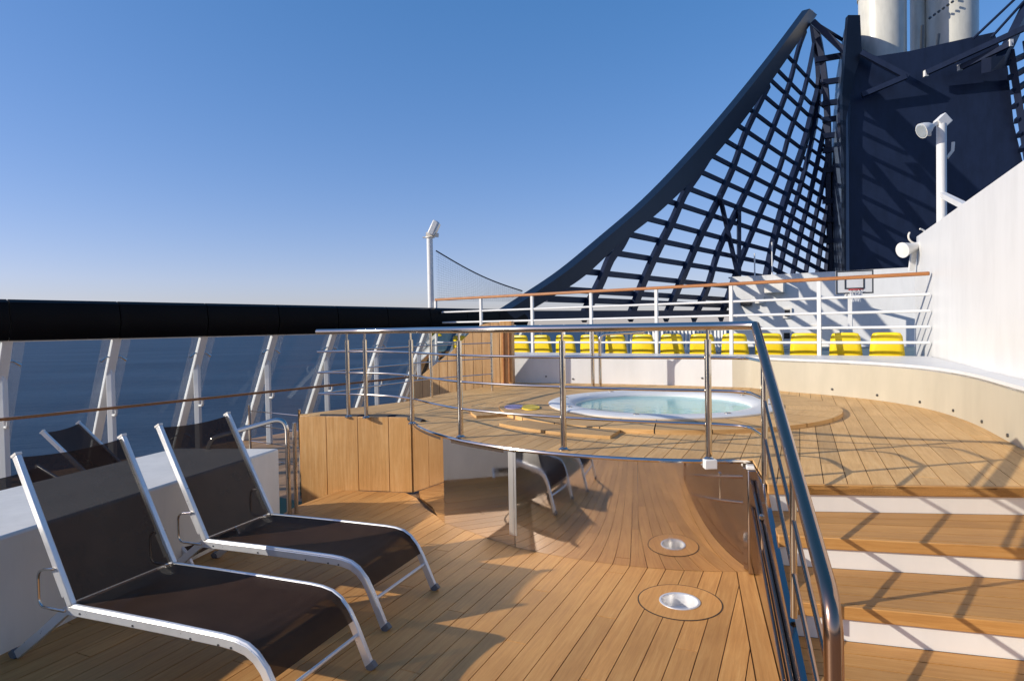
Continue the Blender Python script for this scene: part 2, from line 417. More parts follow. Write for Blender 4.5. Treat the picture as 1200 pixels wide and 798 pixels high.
MB().slab([V((-2.33, 6.64, SZ)), V((-2.035, 7.30, SZ)), V((-2.035, 7.30, -.001)), V((-2.33, 6.64, -.001))], V((.02, -.01, 0))).build('edge_board', TEAK, low_deck, frame=frame_at(V((-2.33, 6.64, 0)), V((.41, .91, 0))))
gm = [V((-2.25, 7.32, 0)), V((-2.36, 6.68, 0)), V((-3.1, 6.9, 0)), V((-3.3, 8.0, 0))]
struct(MB().prism(gm, SZ - .01, SZ + .006).build('green_strip', GREENMAT))

# deck light / drain cup set into the planks
dl = thing('deck_drain', 'round polished steel drain cup set in the teak in front of the mirror wall', 'drain')
d = MB(); d.lathe([(.136, .0035), (.135, .007), (.122, .008), (.116, .004), (.112, -.01), (.104, -.075), (.085, -.085), (0, -.088)], DR, 40); d.build('cup', CUP, dl)
d = MB(); d.lathe([(.03, -.087), (.03, -.078), (0, -.076)], DR + V((.01, 0, 0)), 20); d.build('strainer', DARKSTEEL, dl)
for k in range(6):
    a = k * math.pi / 3
    d = MB(); d.lathe([(.006, -.079), (.006, -.075), (0, -.0745)], DR + V((.01 + .02 * math.cos(a), .02 * math.sin(a), 0)), 8); d.build('strainer_hole', RUBBER, dl)

# raised deck round the hot tub
PW = catmull([(-.05, 11.5, 0), (1.8, 10.85, 0), (3.5, 9.98, 0), (3.80, 9.65, 0), (4.05, 9.15, 0), (4.40, 8.62, 0), (4.66, 8.0, 0), (4.74, 7.2, 0), (4.52, 6.2, 0), (4.02, 5.0, 0), (3.6, 4.0, 0), (3.0, 2.6, 0), (2.4, 1.2, 0)], 5)
PWt = [p for p in PW if p.y > 3.72]
eY = [(3.93, 3.74), (3.45, 3.10), (2.95, 2.49), (2.42, 1.86), (1.88, 1.20)]     # stair edges: Y where X is 1.6 and 3.2
def edge(k, x): a, b = eY[k]; return a + (b - a) * (x - 1.6) / 1.6
def edge_left(k, off=.0):                              # where a stair edge meets the side board
    y = 3
    for _ in range(20): y = edge(k, SB(y) + off)
    return V((SB(y) + off, y, 0))
E0L = edge_left(0, .03)
plat = [V((PWt[-1].x, edge(0, PWt[-1].x), 0)), E0L, V((SB(4.66), 4.66, 0))] + [arc(a, RAD - .01) for a in range(266, 190, -4)] + \
    [V((-1.2, 7.30, 0)), V((-2.45, 7.56, 0)), V((-2.6, 7.62, 0)), V((-1.48, 8.8, 0)), V((-1.12, 9.67, 0)), V((-.5, 10.7, 0)), V((-.1, 11.5, 0))] + PWt
TUB = V((1.83, 7.76, 0))
sub = MB(); sub.prism(plat, ZP - .16, ZP - .007)
up_deck = MB()
# the bed has a round hole for the tub: build it as a fan of quads between outline and hole
hole = [TUB + V((1.36 * math.cos(2 * math.pi * j / 64), 1.36 * math.sin(2 * math.pi * j / 64), 0)) for j in range(64)]
def outline_at(ang):
    dr = V((math.cos(ang), math.sin(ang), 0)); best = 99
    for i in range(len(plat)):
        a, b = plat[i] - TUB, plat[(i + 1) % len(plat)] - TUB; ed = b - a; den = dr.x * ed.y - dr.y * ed.x
        if abs(den) < 1e-9: continue
        t = (a.x * ed.y - a.y * ed.x) / den; u_ = (a.x * dr.y - a.y * dr.x) / den
        if t > 0 and -1e-6 <= u_ <= 1 + 1e-6: best = min(best, t)
    return TUB + dr * best
angs = sorted([2 * math.pi * j / 128 for j in range(128)] + [math.atan2((p - TUB).y, (p - TUB).x) % (2 * math.pi) for p in plat])
ou = [outline_at(a) for a in angs]; hi_ = [TUB + V((1.36 * math.cos(a), 1.36 * math.sin(a), 0)) for a in angs]
ou.append(ou[0]); hi_.append(hi_[0])
zz = V((0, 0, ZP - .007)); z2 = V((0, 0, ZP - .06))
up_deck.strip([p + zz for p in ou], [p + zz for p in hi_]); up_deck.strip([p + z2 for p in ou], [p + zz for p in ou])
ud = struct(up_deck.build('raised_deck', CAULK))
lay_planks(plat, U, .136, .0055, ZP, ud, TEAK_TOP, 2.9, cut=(TUB, 1.66))
# raised wooden ring and step blocks round the tub
RH = .040
ring = MB(); ring.lathe([(2.0, ZP - .005), (2.0, ZP + RH - .008), (1.985, ZP + RH), (1.34, ZP + RH), (1.34, ZP - .05)], TUB, 96)
tubring = thing('tub_surround', 'low round teak step surrounding the white hot tub', 'deck step')
for j in range(24):                                    # curved staves of the ring
    a0 = 2 * math.pi * j / 24 + .003; a1 = 2 * math.pi * (j + 1) / 24 - .003
    b = MB(); pr = [(2.0, ZP + .0), (2.0, ZP + RH), (1.36, ZP + RH), (1.36, ZP - .04)]
    b.lathe(pr, TUB, 5, False, a0, a1); md = (a0 + a1) / 2
    b.build('stave', TEAK_TOP, tubring, frame=frame_at(TUB + V((1.7 * math.cos(md), 1.7 * math.sin(md), ZP)), V((-math.sin(md), math.cos(md), 0))))
for lo_, hi2, r1, lab in ((213, 246, 2.36, 'curved teak step block on the stair side of the hot tub, nearest the mirror wall'), (168, 198, 2.36, 'curved teak step block on the far left of the hot tub')):
    blk = thing('tub_step', lab, 'step', 'curved step blocks at the hot tub')
    n = 2
    for j in range(n):
        a0 = R(lo_ + (hi2 - lo_) * j / n) + .002; a1 = R(lo_ + (hi2 - lo_) * (j + 1) / n) - .002
        b = MB(); k = 10
        for i in range(k):
            t0, t1 = a0 + (a1 - a0) * i / k, a0 + (a1 - a0) * (i + 1) / k
            c = lambda r, t, z: TUB + V((r * math.cos(t), r * math.sin(t), z))
            b.hexa([c(2.005, t0, ZP), c(r1, t0, ZP), c(r1, t1, ZP), c(2.005, t1, ZP), c(2.005, t0, ZP + RH - .012), c(r1, t0, ZP + RH - .012), c(r1, t1, ZP + RH - .012), c(2.005, t1, ZP + RH - .012)])
        md = (a0 + a1) / 2
        b.build('stave', TEAK_TOP, blk, frame=frame_at(TUB + V((2.1 * math.cos(md), 2.1 * math.sin(md), ZP)), V((-math.sin(md), math.cos(md), 0))))
# hot tub
tub = thing('hot_tub', 'round white hot tub filled with pale turquoise water', 'hot tub')
z = ZP + RH
t = MB(); t.lathe([(1.385, z + .0), (1.39, z + .018), (1.36, z + .03), (1.16, z + .03), (1.09, z + .018), (1.055, z - .01), (1.045, z - .20)], TUB, 96); t.build('rim', WHITE, tub)
t = MB(); t.lathe([(1.05, z - .06), (1.04, z - .34), (1.02, z - .36), (.74, z - .37), (.72, z - .40), (.70, z - .80), (.66, z - .84), (0, z - .84)], TUB, 72); t.build('basin', TILE, tub)
t = MB(); n = 72; t.add([TUB + V((1.056 * math.cos(2 * math.pi * j / n), 1.056 * math.sin(2 * math.pi * j / n), z - .03)) for j in range(n)], [tuple(range(n))]); t.build('water', TUBWATER, tub)
for j in range(8):
    a = R(j * 45 + 20); c = TUB + V((1.25 * math.cos(a), 1.25 * math.sin(a), z + .03))
    t = MB(); t.lathe([(.035, -.004), (.035, .008), (.02, .012), (0, .012)], c, 16); t.build('air_button', STEEL, tub)
# yellow and lilac vinyl mat beside the tub
vm = thing('vinyl_mat', 'small yellow and lilac mat lying beside the hot tub', 'mat')
c = TUB + V((-1.62, -.22, z + .003))
t = MB(); n = 20; t.prism([c + V((.11 * math.cos(2 * math.pi * j / n), .22 * math.sin(2 * math.pi * j / n), 0)) for j in range(n)], z, z + .012); t.build('yellow_half', YELLOWMAT, vm)
t = MB(); t.prism([c + V((-.2 + .12 * math.cos(2 * math.pi * j / n), .1 + .2 * math.sin(2 * math.pi * j / n), 0)) for j in range(n)], z, z + .008); t.build('lilac_half', LILAC, vm)

# stairs with fanned treads
st = thing('staircase', 'wide teak stairs with white risers climbing to the hot tub deck', 'stairs')
XR = lambda y: 2.4 + (y - 1.2) * .4286 + .03           # right end on the curved wall foot
def edge_right(k):
    x = 3.5
    for _ in range(30): x = XR(edge(k, x))
    return V((x, edge(k, x), 0))
EL = [edge_left(k, .03) for k in range(5)]; ER = [edge_right(k) for k in range(5)]
for k in range(5):
    zt = ZP - RISE * k; a, b = EL[k], ER[k]; d = (b - a).normalized(); nf = V((d.y, -d.x, 0))
    # white riser under each edge and the wooden nosing in front of it
    r = MB(); r.slab([a - nf * .014 + V((0, 0, zt - RISE)), b - nf * .014 + V((0, 0, zt - RISE)), b - nf * .014 + V((0, 0, zt - .064)), a - nf * .014 + V((0, 0, zt - .064))], -nf * .02)
    r.build('riser', RISER, st)
    r = MB(); r.slab([a + V((0, 0, zt - .063)), b + V((0, 0, zt - .063)), b + V((0, 0, zt + .0012)), a + V((0, 0, zt + .0012))], -nf * .035)
    r.build('nosing', TEAK_TREAD, st, .004, frame=frame_at(a + V((0, 0, zt)), d))
    if k < 4:
        zt -= RISE; c, e2 = EL[k + 1], ER[k + 1]
        tr = MB(); tr.add([p + V((0, 0, zt - .006)) for p in (a - nf * .03, b - nf * .03, e2, c)], [(0, 1, 2, 3)]); tr = tr.build('tread', CAULK, st)
        a2, b2 = a - nf * .012, b - nf * .012
        d2 = (e2 - c).normalized(); n2 = V((d2.y, -d2.x, 0)); c2, e3 = c - n2 * .037, e2 - n2 * .037
        for j in range(4):
            f0, f1 = j / 4 + .007, (j + 1) / 4 - .007
            q = [a2.lerp(c2, f0), b2.lerp(e3, f0), b2.lerp(e3, f1), a2.lerp(c2, f1)]
            p = MB(); p.prism(q, zt - .02, zt + random.uniform(-.0008, .0008), False)
            p.build('plank', TEAK_TREAD, tr, frame=frame_at(q[0] + V((0, 0, zt)), b2.lerp(e3, f0) - a2.lerp(c2, f0)))
# carcass under the stairs and side board
sb = thing('stair_side_board', 'dark navy polished board closing the left side of the stairs', 'side panel')
top = []
yb = [4.62] + [p.y for p in EL] + [1.55]
prof = [V((SB(4.62), 4.62, 0)), V((SB(4.62), 4.62, ZP - .03)), V((SB(4.05), 4.05, ZP - .03)), V((SB(1.80), 1.80, .10)), V((SB(1.72), 1.72, 0))]
MB().slab(prof, V((.028, -.008, 0))).build('board', BOARD, sb)
MB().tube([V((SB(y) - .012, y, z_ + .0)) for y, z_ in ((4.6, .70), (1.85, .06))], .012, 8).build('trim_rod', HANDSTEEL, sb)
MB().tube([V((SB(y) - .012, y, z_ + .0)) for y, z_ in ((4.6, .50), (2.6, .03))], .010, 8).build('trim_rod', HANDSTEEL, sb)

# mirror-polished steel wall under the raised deck
mw = thing('mirror_wall', 'curved mirror-polished steel wall below the hot tub deck', 'wall')
brk = [190.8, 215, 233, 253, 271.2]
for i in range(len(brk) - 1):
    a0, a1 = brk[i] + .012, brk[i + 1] - .012
    A = [arc(a0 + (a1 - a0) * j / 14, RAD, 0.002) for j in range(15)] if i > 1 else [arc(a0, RAD + .005, 0.002), arc(a1, RAD + .005, 0.002)]; B = [p + V((0, 0, ZP - .034)) for p in A]
    b = MB(); b.strip(A, B, i > 1); b.keep = True; b.build('steel_panel', MIRROR, mw)
A = [arc(190.8 + (271.2 - 190.8) * j / 50, RAD + .012 - .02, ZP - .018) for j in range(51)]
b = MB(); b.tube(A, .017, 8); b.build('edge_trim', STEEL, mw)
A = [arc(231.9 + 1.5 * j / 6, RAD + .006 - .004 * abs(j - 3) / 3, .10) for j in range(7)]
b = MB(); b.strip(A, [p + V((0, 0, ZP - .14)) for p in A], True); b.build('glint_strip', GLINT, mw)  # bright strip added to imitate the sun glint on the fold
cc = thing('corner_post', 'square steel corner post with a white cap where the mirror wall meets the stairs', 'post')
MB().box(V((1.775, 4.64, .395)), (.085, .085, .78), (V((.96, -.28, 0)), V((.28, .96, 0)), V((0, 0, 1)))).build('column', BOARD, cc, .01)
MB().box(V((1.775, 4.64, .80)), (.10, .10, .03), (V((.96, -.28, 0)), V((.28, .96, 0)), V((0, 0, 1)))).build('cap', WHITE, cc, .008)
# wooden box front at the left end of the mirror wall
bx = thing('planter_box', 'varnished wooden box front of upright boards beside the mirror wall', 'box')
B0, B1 = V((-2.53, 7.40, 0)), V((-1.168, 7.118, 0)); bd = (B1 - B0).normalized(); bn = V((bd.y, -bd.x, 0)); bl = (B1 - B0).length
cuts = [0, .30, .60, .86, 1.0]
cuts = [0, .245, .53, .805, 1]
for i in range(4):
    a, c = B0 + bd * (bl * cuts[i] + .003), B0 + bd * (bl * cuts[i + 1] - .003)
    b = MB(); b.slab([a + V((0, 0, SZ + .008 if i < 2 else .003)), c + V((0, 0, SZ + .008 if i < 2 else .003)), c + V((0, 0, .86)), a + V((0, 0, .86))], -bn * .03)
    b.build('board', VARNISH, bx, .003, frame=frame_at(a, bd))
b = MB(); a = B0 - bn * .032; b.slab([a + V((0, 0, SZ + .008)), a - bn * .2 + V((0, 0, SZ + .008)), a - bn * .2 + V((0, 0, .84)), a + V((0, 0, .84))], bd * .03); b.build('end_board', VARNISH, bx, .003, frame=frame_at(a, bd))
b = MB(); b.slab([B0 - bn * .034 + V((0, 0, .003)), B1 - bn * .034 + V((0, 0, .003)), B1 - bn * .034 + V((0, 0, .82)), B0 - bn * .034 + V((0, 0, .82))], -bn * .02); b.build('backing', CAULK, bx)
b = MB(); b.prism([B0 - bn * .05, B1 - bn * .05, B1 - bn * .17 + bd * .03, B0 - bn * .2], ZP - .1, ZP - .09); b.build('lining', RUBBER, bx)
# black tube added for the shade in the gap behind the box front
bo = MB(); bo.tube(fillet([B0 - bn * .10 + bd * .22 + V((0, 0, ZP - .012)), B1 - bn * .12 - bd * .1 + V((0, 0, ZP - .008)), arc(198, RAD - .10, ZP - .004)], .2), .035, 10)
tag(bo.build('gap_shade', RUBBER), 'thin black tube standing in for the shaded gap behind the wooden box', 'tube')

# white bulwark locker behind the loungers
bw = [V((-2.36, 6.28, 0)), V((-3.08, 3.45, 0)), V((-3.9, 0.2, 0)), V((-4.9, .45, 0)), V((-3.95, 4.75, 0)), V((-3.47, 6.4, 0))]
tag(MB().prism(bw, SZ, .69).build('deck_locker', GREYWHITE, None, .02), 'long low white locker behind the two near sun loungers', 'locker')

# ------------------------------------------------------------------ glass windscreen along the ship's side
ws = thing('windscreen', 'slanted glass windscreen under a black top fairing along the sea side', 'windscreen')
K0, K1 = -6, 10
slope = lambda k, zv: wpost(k) + WN * (-.82 + 1.10 * (zv - SZ) / 2.06) + V((0, 0, zv))
for k in range(K0, K1 + 1):
    p = wpost(k)
    fr_ = MB(); fr_.bar(slope(k, SZ), slope(k, 1.86), .115, .08, WN); fr_ = fr_.build('slanted_post', WHITE, ws, .008)
    MB().bar(p + V((0, 0, SZ)), p + V((0, 0, 1.33)), .085, .085).build('upright', WHITE, ws, .008)
    for zz_ in (.10, 1.52):
        for sg in (-1, 1):
            a = slope(k, zz_) + WN * .03
            MB().tube([a, a + W * (.09 * sg) + V((0, 0, .01)), a + W * (.17 * sg) + V((0, 0, -.05))], [.014, .012, .022], 8).build('glass_clamp', STEEL, fr_)
    hz = p + V((0, 0, .66)) + WN * .05
    MB().tube(fillet([hz - WN * .05, hz + WN * .1, hz + WN * .12 + V((0, 0, .1))], .08), .02, 8).build('rail_bracket', WHITE, ws)
    if k < K1:
        a, b2 = slope(k, SZ + .05) + W * .05, slope(k + 1, SZ + .05) - W * .05; c, d2 = slope(k + 1, 1.88) - W * .05, slope(k, 1.88) + W * .05
        nrm = (b2 - a).cross(d2 - a).normalized()
        g = MB(); g.add([a, b2, c, d2], [(0, 1, 2, 3)]); g.build('glass_pane', GLASS, ws)
        for u0, u1 in ((0, .12), (.88, 1)):
            off = nrm * .012
            fm = MB(); fm.add([a.lerp(b2, u0) + off, a.lerp(b2, u1) + off, d2.lerp(c, u1) + off, d2.lerp(c, u0) + off], [(0, 1, 2, 3)]); fm.build('edge_strip', FILM, ws)
        # fairing segment: a leaning hollow box section
        q0, q1 = wpost(k) + W * .008, wpost(k + 1) - W * .008
        sec = [(.24, 1.79), (.35, 1.81), (.42, 2.02), (.38, 2.30), (.30, 2.34), (.17, 2.28), (.17, 1.86)]
        A = [q0 + WN * x + V((0, 0, zv)) for x, zv in sec]; B = [q1 + WN * x + V((0, 0, zv)) for x, zv in sec]; n = len(sec)
        f = MB(); f.add(A + B, [(i, (i + 1) % n, n + (i + 1) % n, n + i) for i in range(n)] + [tuple(range(n)), tuple(range(n, 2 * n))[::-1]])
        f.build('fairing_panel', BLACK, ws)
        MB().bar(slope(k, 1.80) + W * .04 + WN * .03, slope(k + 1, 1.80) - W * .04 + WN * .03, .02, .03).build('top_channel', WHITE, ws)
hr = MB(); hr.bar(wpost(K0) + WN * .17 + V((0, 0, .78)), wpost(K1 - .8) + WN * .17 + V((0, 0, .78)), .06, .04); hr.build('handrail', RAILWOOD, ws, .01)

# chrome pipe handrail beside the locker
ph = thing('pipe_handrail', 'bent chrome pipe handrail beside the end of the white locker', 'handrail')
a = on(339, 603, 0)
pp = fillet([V((a.x, a.y, .0)), V((a.x, a.y, 1.0)), V((a.x - .75, a.y - .02, .80)), V((a.x - .80, a.y - .02, .69))], .16, 8)
MB().tube(pp, .024, 12).build('pipe', STEEL, ph)
MB().tube([V((a.x + .055, a.y + .05, 0)), V((a.x + .055, a.y + .05, .93))], .02, 10).build('post', STEEL, ph)
for zz_ in (.2, .42, .63, .82):
    MB().tube([V((-2.64, 7.72, zz_)), V((-3.5, 8.3, zz_))], .006, 6).build('wire', STEEL, ph)
for q_ in ((-2.64, 7.72), (-3.5, 8.3)): MB().tube([V((*q_, SZ)), V((*q_, .9))], .018, 8).build('wire_post', STEEL, ph)

# ------------------------------------------------------------------ chrome railing round the raised deck
RR = 3.02
def T(px, py): return on(px, py, ZP)
ra = thing('platform_railing', 'curved chrome railing along the front of the hot tub deck', 'railing')
plan = [V((-2.30, 7.40, 0)), V((-1.92, 7.29, 0)), V((-1.69, 7.19, 0)), V((-1.35, 6.98, 0))] + [V((-1.08, 6.68, 0)), V((-.80, 6.22, 0)), V((-.49, 5.80, 0)), V((-.07, 5.43, 0)), V((.41, 5.13, 0)), V((.93, 4.86, 0)), V((1.454, 4.66, 0))]
sm = catmull(plan, 5)
corner = V((1.735, 4.47, 0))
topz = ZP + 1.0
TH = V((-.2773, -.9608, 0)); SL = -.355
t1 = sm + [V((1.60, 4.62, 0)), corner]
tp = [p + V((0, 0, topz)) for p in t1]
MB().tube(tp, .031, 14).build('top_rail', STEEL, ra)
for p in [(-1.92, 7.29), (-1.69, 7.19), (-1.08, 6.68), (-.49, 5.80), (.41, 5.13), (1.454, 4.66)]:
    p = V((*p, 0)); zb = ZP
    MB().tube([p + V((0, 0, zb)), p + V((0, 0, topz - .1))], .025, 12).build('post', STEEL, ra)
    MB().tube([p + V((0, 0, topz - .12)), p + V((0, 0, topz - .02))], .012, 8).build('post_pin', STEEL, ra)
    f = MB(); f.lathe([(.045, ZP), (.045, ZP + .012), (.03, ZP + .02), (.024, ZP + .03)], p, 16); f.build('foot_flange', STEEL, ra)
post_c = V((1.635, 4.07, 0))
for hz in (.27, .52, .765):
    pts = sm + [V((1.60, 4.58, 0)), V((1.70, 4.42, 0)), post_c]
    q = sm + fillet([V((1.50, 4.64, 0)), V((1.70, 4.52, 0)), post_c], .16)
    MB().tube([p + V((0, 0, ZP + hz)) for p in q], .011, 8).build('bar', STEEL, ra)
b = T(832, 540); MB().box(V((1.452, 4.63, ZP - .02)), (.09, .07, .07)).build('base_block', WHITE, ra, .006)
# stair railing
sr = thing('stair_railing', 'sloping chrome handrail with bars down the left side of the stairs', 'railing')
end = corner + TH * 2.55; zend = topz + SL * 2.55
hp = [corner + V((0, 0, topz)) + (-TH) * .001] + [corner + TH * (2.55 * j / 12) + V((0, 0, topz + SL * 2.55 * j / 12)) for j in range(1, 12)]
hp += fillet([hp[-1], end + V((0, 0, zend)), end + TH * .05 + V((0, 0, zend - .75))], .14, 8)[1:]
hp[-1].z = .02 + .0
MB().tube(hp, .031, 14).build('handrail', HANDSTEEL, sr)
MB().tube([post_c + V((0, 0, .60)), post_c + V((0, 0, topz - .19))], .022, 12).build('post', STEEL, sr)
f = MB(); f.lathe([(.02, 0), (.04, .005), (.04, .025), (.022, .035)], post_c + V((0, 0, .585)), 16); f.build('post_collar', STEEL, sr)
f = MB(); f.tube([post_c + V((0, 0, .38)), post_c + V((0, 0, .59))], .03, 12); f.build('post_socket', STEEL, sr)
for hz in (.27, .52, .765):
    a = post_c + V((0, 0, ZP + hz)); L_ = 2.12
    MB().tube([a, a + TH * L_ + V((0, 0, SL * L_))], .011, 8).build('bar', HANDSTEEL, sr)
for L_ in (1.2,):
    a = post_c + TH * L_; MB().tube([a + V((0, 0, ZP + .06 + SL * L_)), a + V((0, 0, ZP + .96 + SL * (L_ + .4)))], .016, 10).build('baluster', STEEL, sr)
# rear railing along the left edge of the raised deck
rl = thing('side_railing', 'chrome railing along the left edge of the hot tub deck up to the wooden screen', 'railing')
plan2 = catmull([(-2.30, 7.44, 0), (-2.05, 7.9, 0), (-1.70, 8.55, 0), (-1.2, 9.25, 0), (-.33, 10.05, 0)], 5)
MB().tube([p + V((0, 0, topz - .002)) for p in plan2[:16]], .02, 12).build('top_rail', STEEL, rl)
for hz in (.27, .52, .765):
    MB().tube([p + V((0, 0, ZP + hz)) for p in plan2], .009, 8).build('bar', STEEL, rl)
for p in ((-1.2, 9.25), (-.33, 10.05)):
    MB().tube([V((*p, ZP)), V((*p, topz - .05))], .02, 10).build('post', STEEL, rl)
# grab rail near the back wall
gr = thing('grab_rail', 'chrome grab rail with two uprights behind the hot tub', 'grab rail')
a = V((1.30, 10.15, 0)); b = V((1.42, 10.15, 0))
MB().tube([a + V((0, 0, ZP)), a + V((0, 0, ZP + .97))], .03, 10).build('upright', STEEL, gr)
MB().tube(fillet([b + V((0, 0, ZP)), b + V((0, 0, ZP + .87)), b + V((.72, 0, ZP + .90))], .1), .025, 10).build('pipe', STEEL, gr)

# ------------------------------------------------------------------ wooden screen at the back left
wd = thing('wooden_screen', 'pale wooden screen with a sloping curved top at the back of the hot tub deck', 'screen')
S0, S1 = V((-1.78, 11.32, 0)), V((-.22, 10.96, 0)); sdv = (S1 - S0).normalized(); sl = (S1 - S0).length; sn = V((sdv.y, -sdv.x, 0))
tops = [(0, .02), (.05, .12), (.14, .24), (.28, .40), (.45, .60), (.58, .80), (.70, .98), (.80, 1.07), (.90, 1.10), (1.0, 1.10)]
def ztop(t):
    for (t0, z0), (t1, z1) in zip(tops, tops[1:]):
        if t <= t1: return z0 + (z1 - z0) * (t - t0) / (t1 - t0)
    return tops[-1][1]
nb = 10
for i in range(nb):
    t0, t1 = i / nb + .0025, (i + 1) / nb - .0025; ts = [t0 + (t1 - t0) * j / 4 for j in range(5)]
    poly = [S0 + sdv * (sl * t0) + V((0, 0, -.3)), S0 + sdv * (sl * t1) + V((0, 0, -.3))] + [S0 + sdv * (sl * t) + V((0, 0, ZP + ztop(t))) for t in ts[::-1]]
    MB().slab(poly, -sn * .05).build('board', PALEWOOD, wd, .002, frame=frame_at(poly[0], sdv))
# thick end cheek with its steel groove
c = S1 + sdv * .005
MB().slab([c + V((0, 0, -.3)), c + sdv * .22 - sn * .0 + V((0, 0, -.3)), c + sdv * .22 + V((0, 0, ZP + 1.12)), c + V((0, 0, ZP + 1.12))], -sn * .2).build('end_cheek', VARNISH, wd, .01, frame=frame_at(c, sdv))
g = c + sdv * .07 + sn * .02
MB().tube(fillet([g + V((0, 0, ZP + .02)), g + V((0, 0, ZP + .98)), g + sdv * .1 + V((0, 0, ZP + .98)), g + sdv * .1 + V((0, 0, ZP + .06))], .06), .018, 8).build('groove_pipe', RAILWOOD, wd)
# ------------------------------------------------------------------ curved parapet and white wall on the right
LZ = ZP + .485
pa = thing('parapet', 'curved cream parapet wall with a white ledge round the hot tub deck', 'wall')
i0 = next(i for i, p in enumerate(PW) if p.x > 3.48)
def panel(lo, hi, name, mt):
    A = [p + V((0, 0, -.02 if p.y < 4 else ZP - .02)) for p in PW[lo:hi]]; B = [p + V((0, 0, LZ - .03)) for p in PW[lo:hi]]
    b = MB(); b.strip(A, B, True); return b.build(name, mt, pa)
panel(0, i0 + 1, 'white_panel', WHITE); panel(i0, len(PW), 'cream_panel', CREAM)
OW = catmull([(-.45, 13.65, 0), (1.8, 12.0, 0), (3.95, 10.60, 0), (4.95, 9.90, 0), (6.0, 9.2, 0), (6.0, 8.95, 0), (5.75, 8.4, 0), (5.4, 7.6, 0), (4.92, 6.52, 0), (4.35, 5.30, 0), (3.76, 4.0, 0), (3.12, 2.6, 0), (2.48, 1.2, 0)], 5)
b = MB(); z0 = V((0, 0, LZ)); z1 = V((0, 0, LZ - .05))
b.strip([p + z0 for p in PW], [p + z0 for p in OW]); b.strip([p + z1 for p in PW], [p + z0 for p in PW])
for i in range(len(PW)): pass
b.build('ledge', WHITE, pa)
for p in ((975, 456), (1028, 463), (1079, 471), (1118, 481), (1150, 494), (1183, 510), (672, 444), (825, 443), (640, 441)):
    bestd = 9; bp = None                                # small drain studs low on the wall
    for j in range(len(PW) - 1):
        for tt in (0, .25, .5, .75):
            qv = PW[j].lerp(PW[j + 1], tt); dd = ray(*p); dd = abs(qv.x / qv.y - dd.x / dd.y)
            if dd < bestd and qv.y > 4: bestd = dd; bp = qv; bt = (PW[j + 1] - PW[j]).normalized()
    nv = V((bt.y, -bt.x, 0)); nv = nv if nv.dot(-bp) > 0 else -nv
    hgt = at(*p, bp.y).z
    MB().tube([bp - nv * .01 + V((0, 0, hgt)), bp + nv * .012 + V((0, 0, hgt))], .016, 8).build('stud', DARKSTEEL, pa)
Wa, Wb = V((6.62, 10.25, 0)), V((2.50, 1.20, 0)); wdir = (Wb - Wa).normalized(); wnn = V((wdir.y, -wdir.x, 0))
wnn = wnn if wnn.x < 0 else -wnn
WT = 3.22
wl = thing('white_wall', 'tall smooth white wall rising on the right above the parapet', 'wall')
nseg = 6
for i in range(nseg):
    a, c = Wa.lerp(Wb, i / nseg), Wa.lerp(Wb, (i + 1) / nseg)
    MB().slab([a + V((0, 0, .5)), c + V((0, 0, .5)), c + V((0, 0, WT)), a + V((0, 0, WT))], -wnn * .25).build('wall_panel', WHITE, wl)
MB().slab([Wa + V((0, 0, .5)), Wa + wnn * -.001 + wdir * -.18 + V((0, 0, .5)), Wa - wdir * .18 + V((0, 0, WT - .35)), Wa + V((0, 0, WT - .35))], -wnn * .12).build('end_post', WHITE, wl)

# ------------------------------------------------------------------ white railing with a wooden handrail on the parapet
RA, RD = V((6.06, 9.09, 0)), V((-.81, .586, 0)).normalized()
wr = thing('parapet_railing', 'white railing with a varnished handrail along the back parapet', 'railing')
def rpt(px):
    # where the railing line crosses a sight line in plan
    d = ray(px, 380); k = d.x / d.y
    t = (k * RA.y - RA.x) / (RD.x - k * RD.y); return RA + RD * t
rend = rpt(511)
for px in (564, 624, 693, 769.5, 857, 960):
    p = rpt(px); MB().bar(p + V((0, 0, LZ - .02)), p + V((0, 0, LZ + 1.17)), .055, .055, W).build('post', WHITE, wr)
p = rend; MB().bar(p + V((0, 0, LZ - .4)), p + V((0, 0, LZ + 1.17)), .055, .055, W).build('post', WHITE, wr)
for hz in (.20, .43, .66, .90):
    MB().tube([RA + V((0, 0, LZ + hz)), rend + V((0, 0, LZ + hz))], .021, 8).build('bar', WHITE, wr)
MB().bar(RA + V((0, 0, LZ + 1.2)), rend + V((0, 0, LZ + 1.2)), .075, .055, ).build('handrail', RAILWOOD, wr, .012, frame=frame_at(rend, RD))

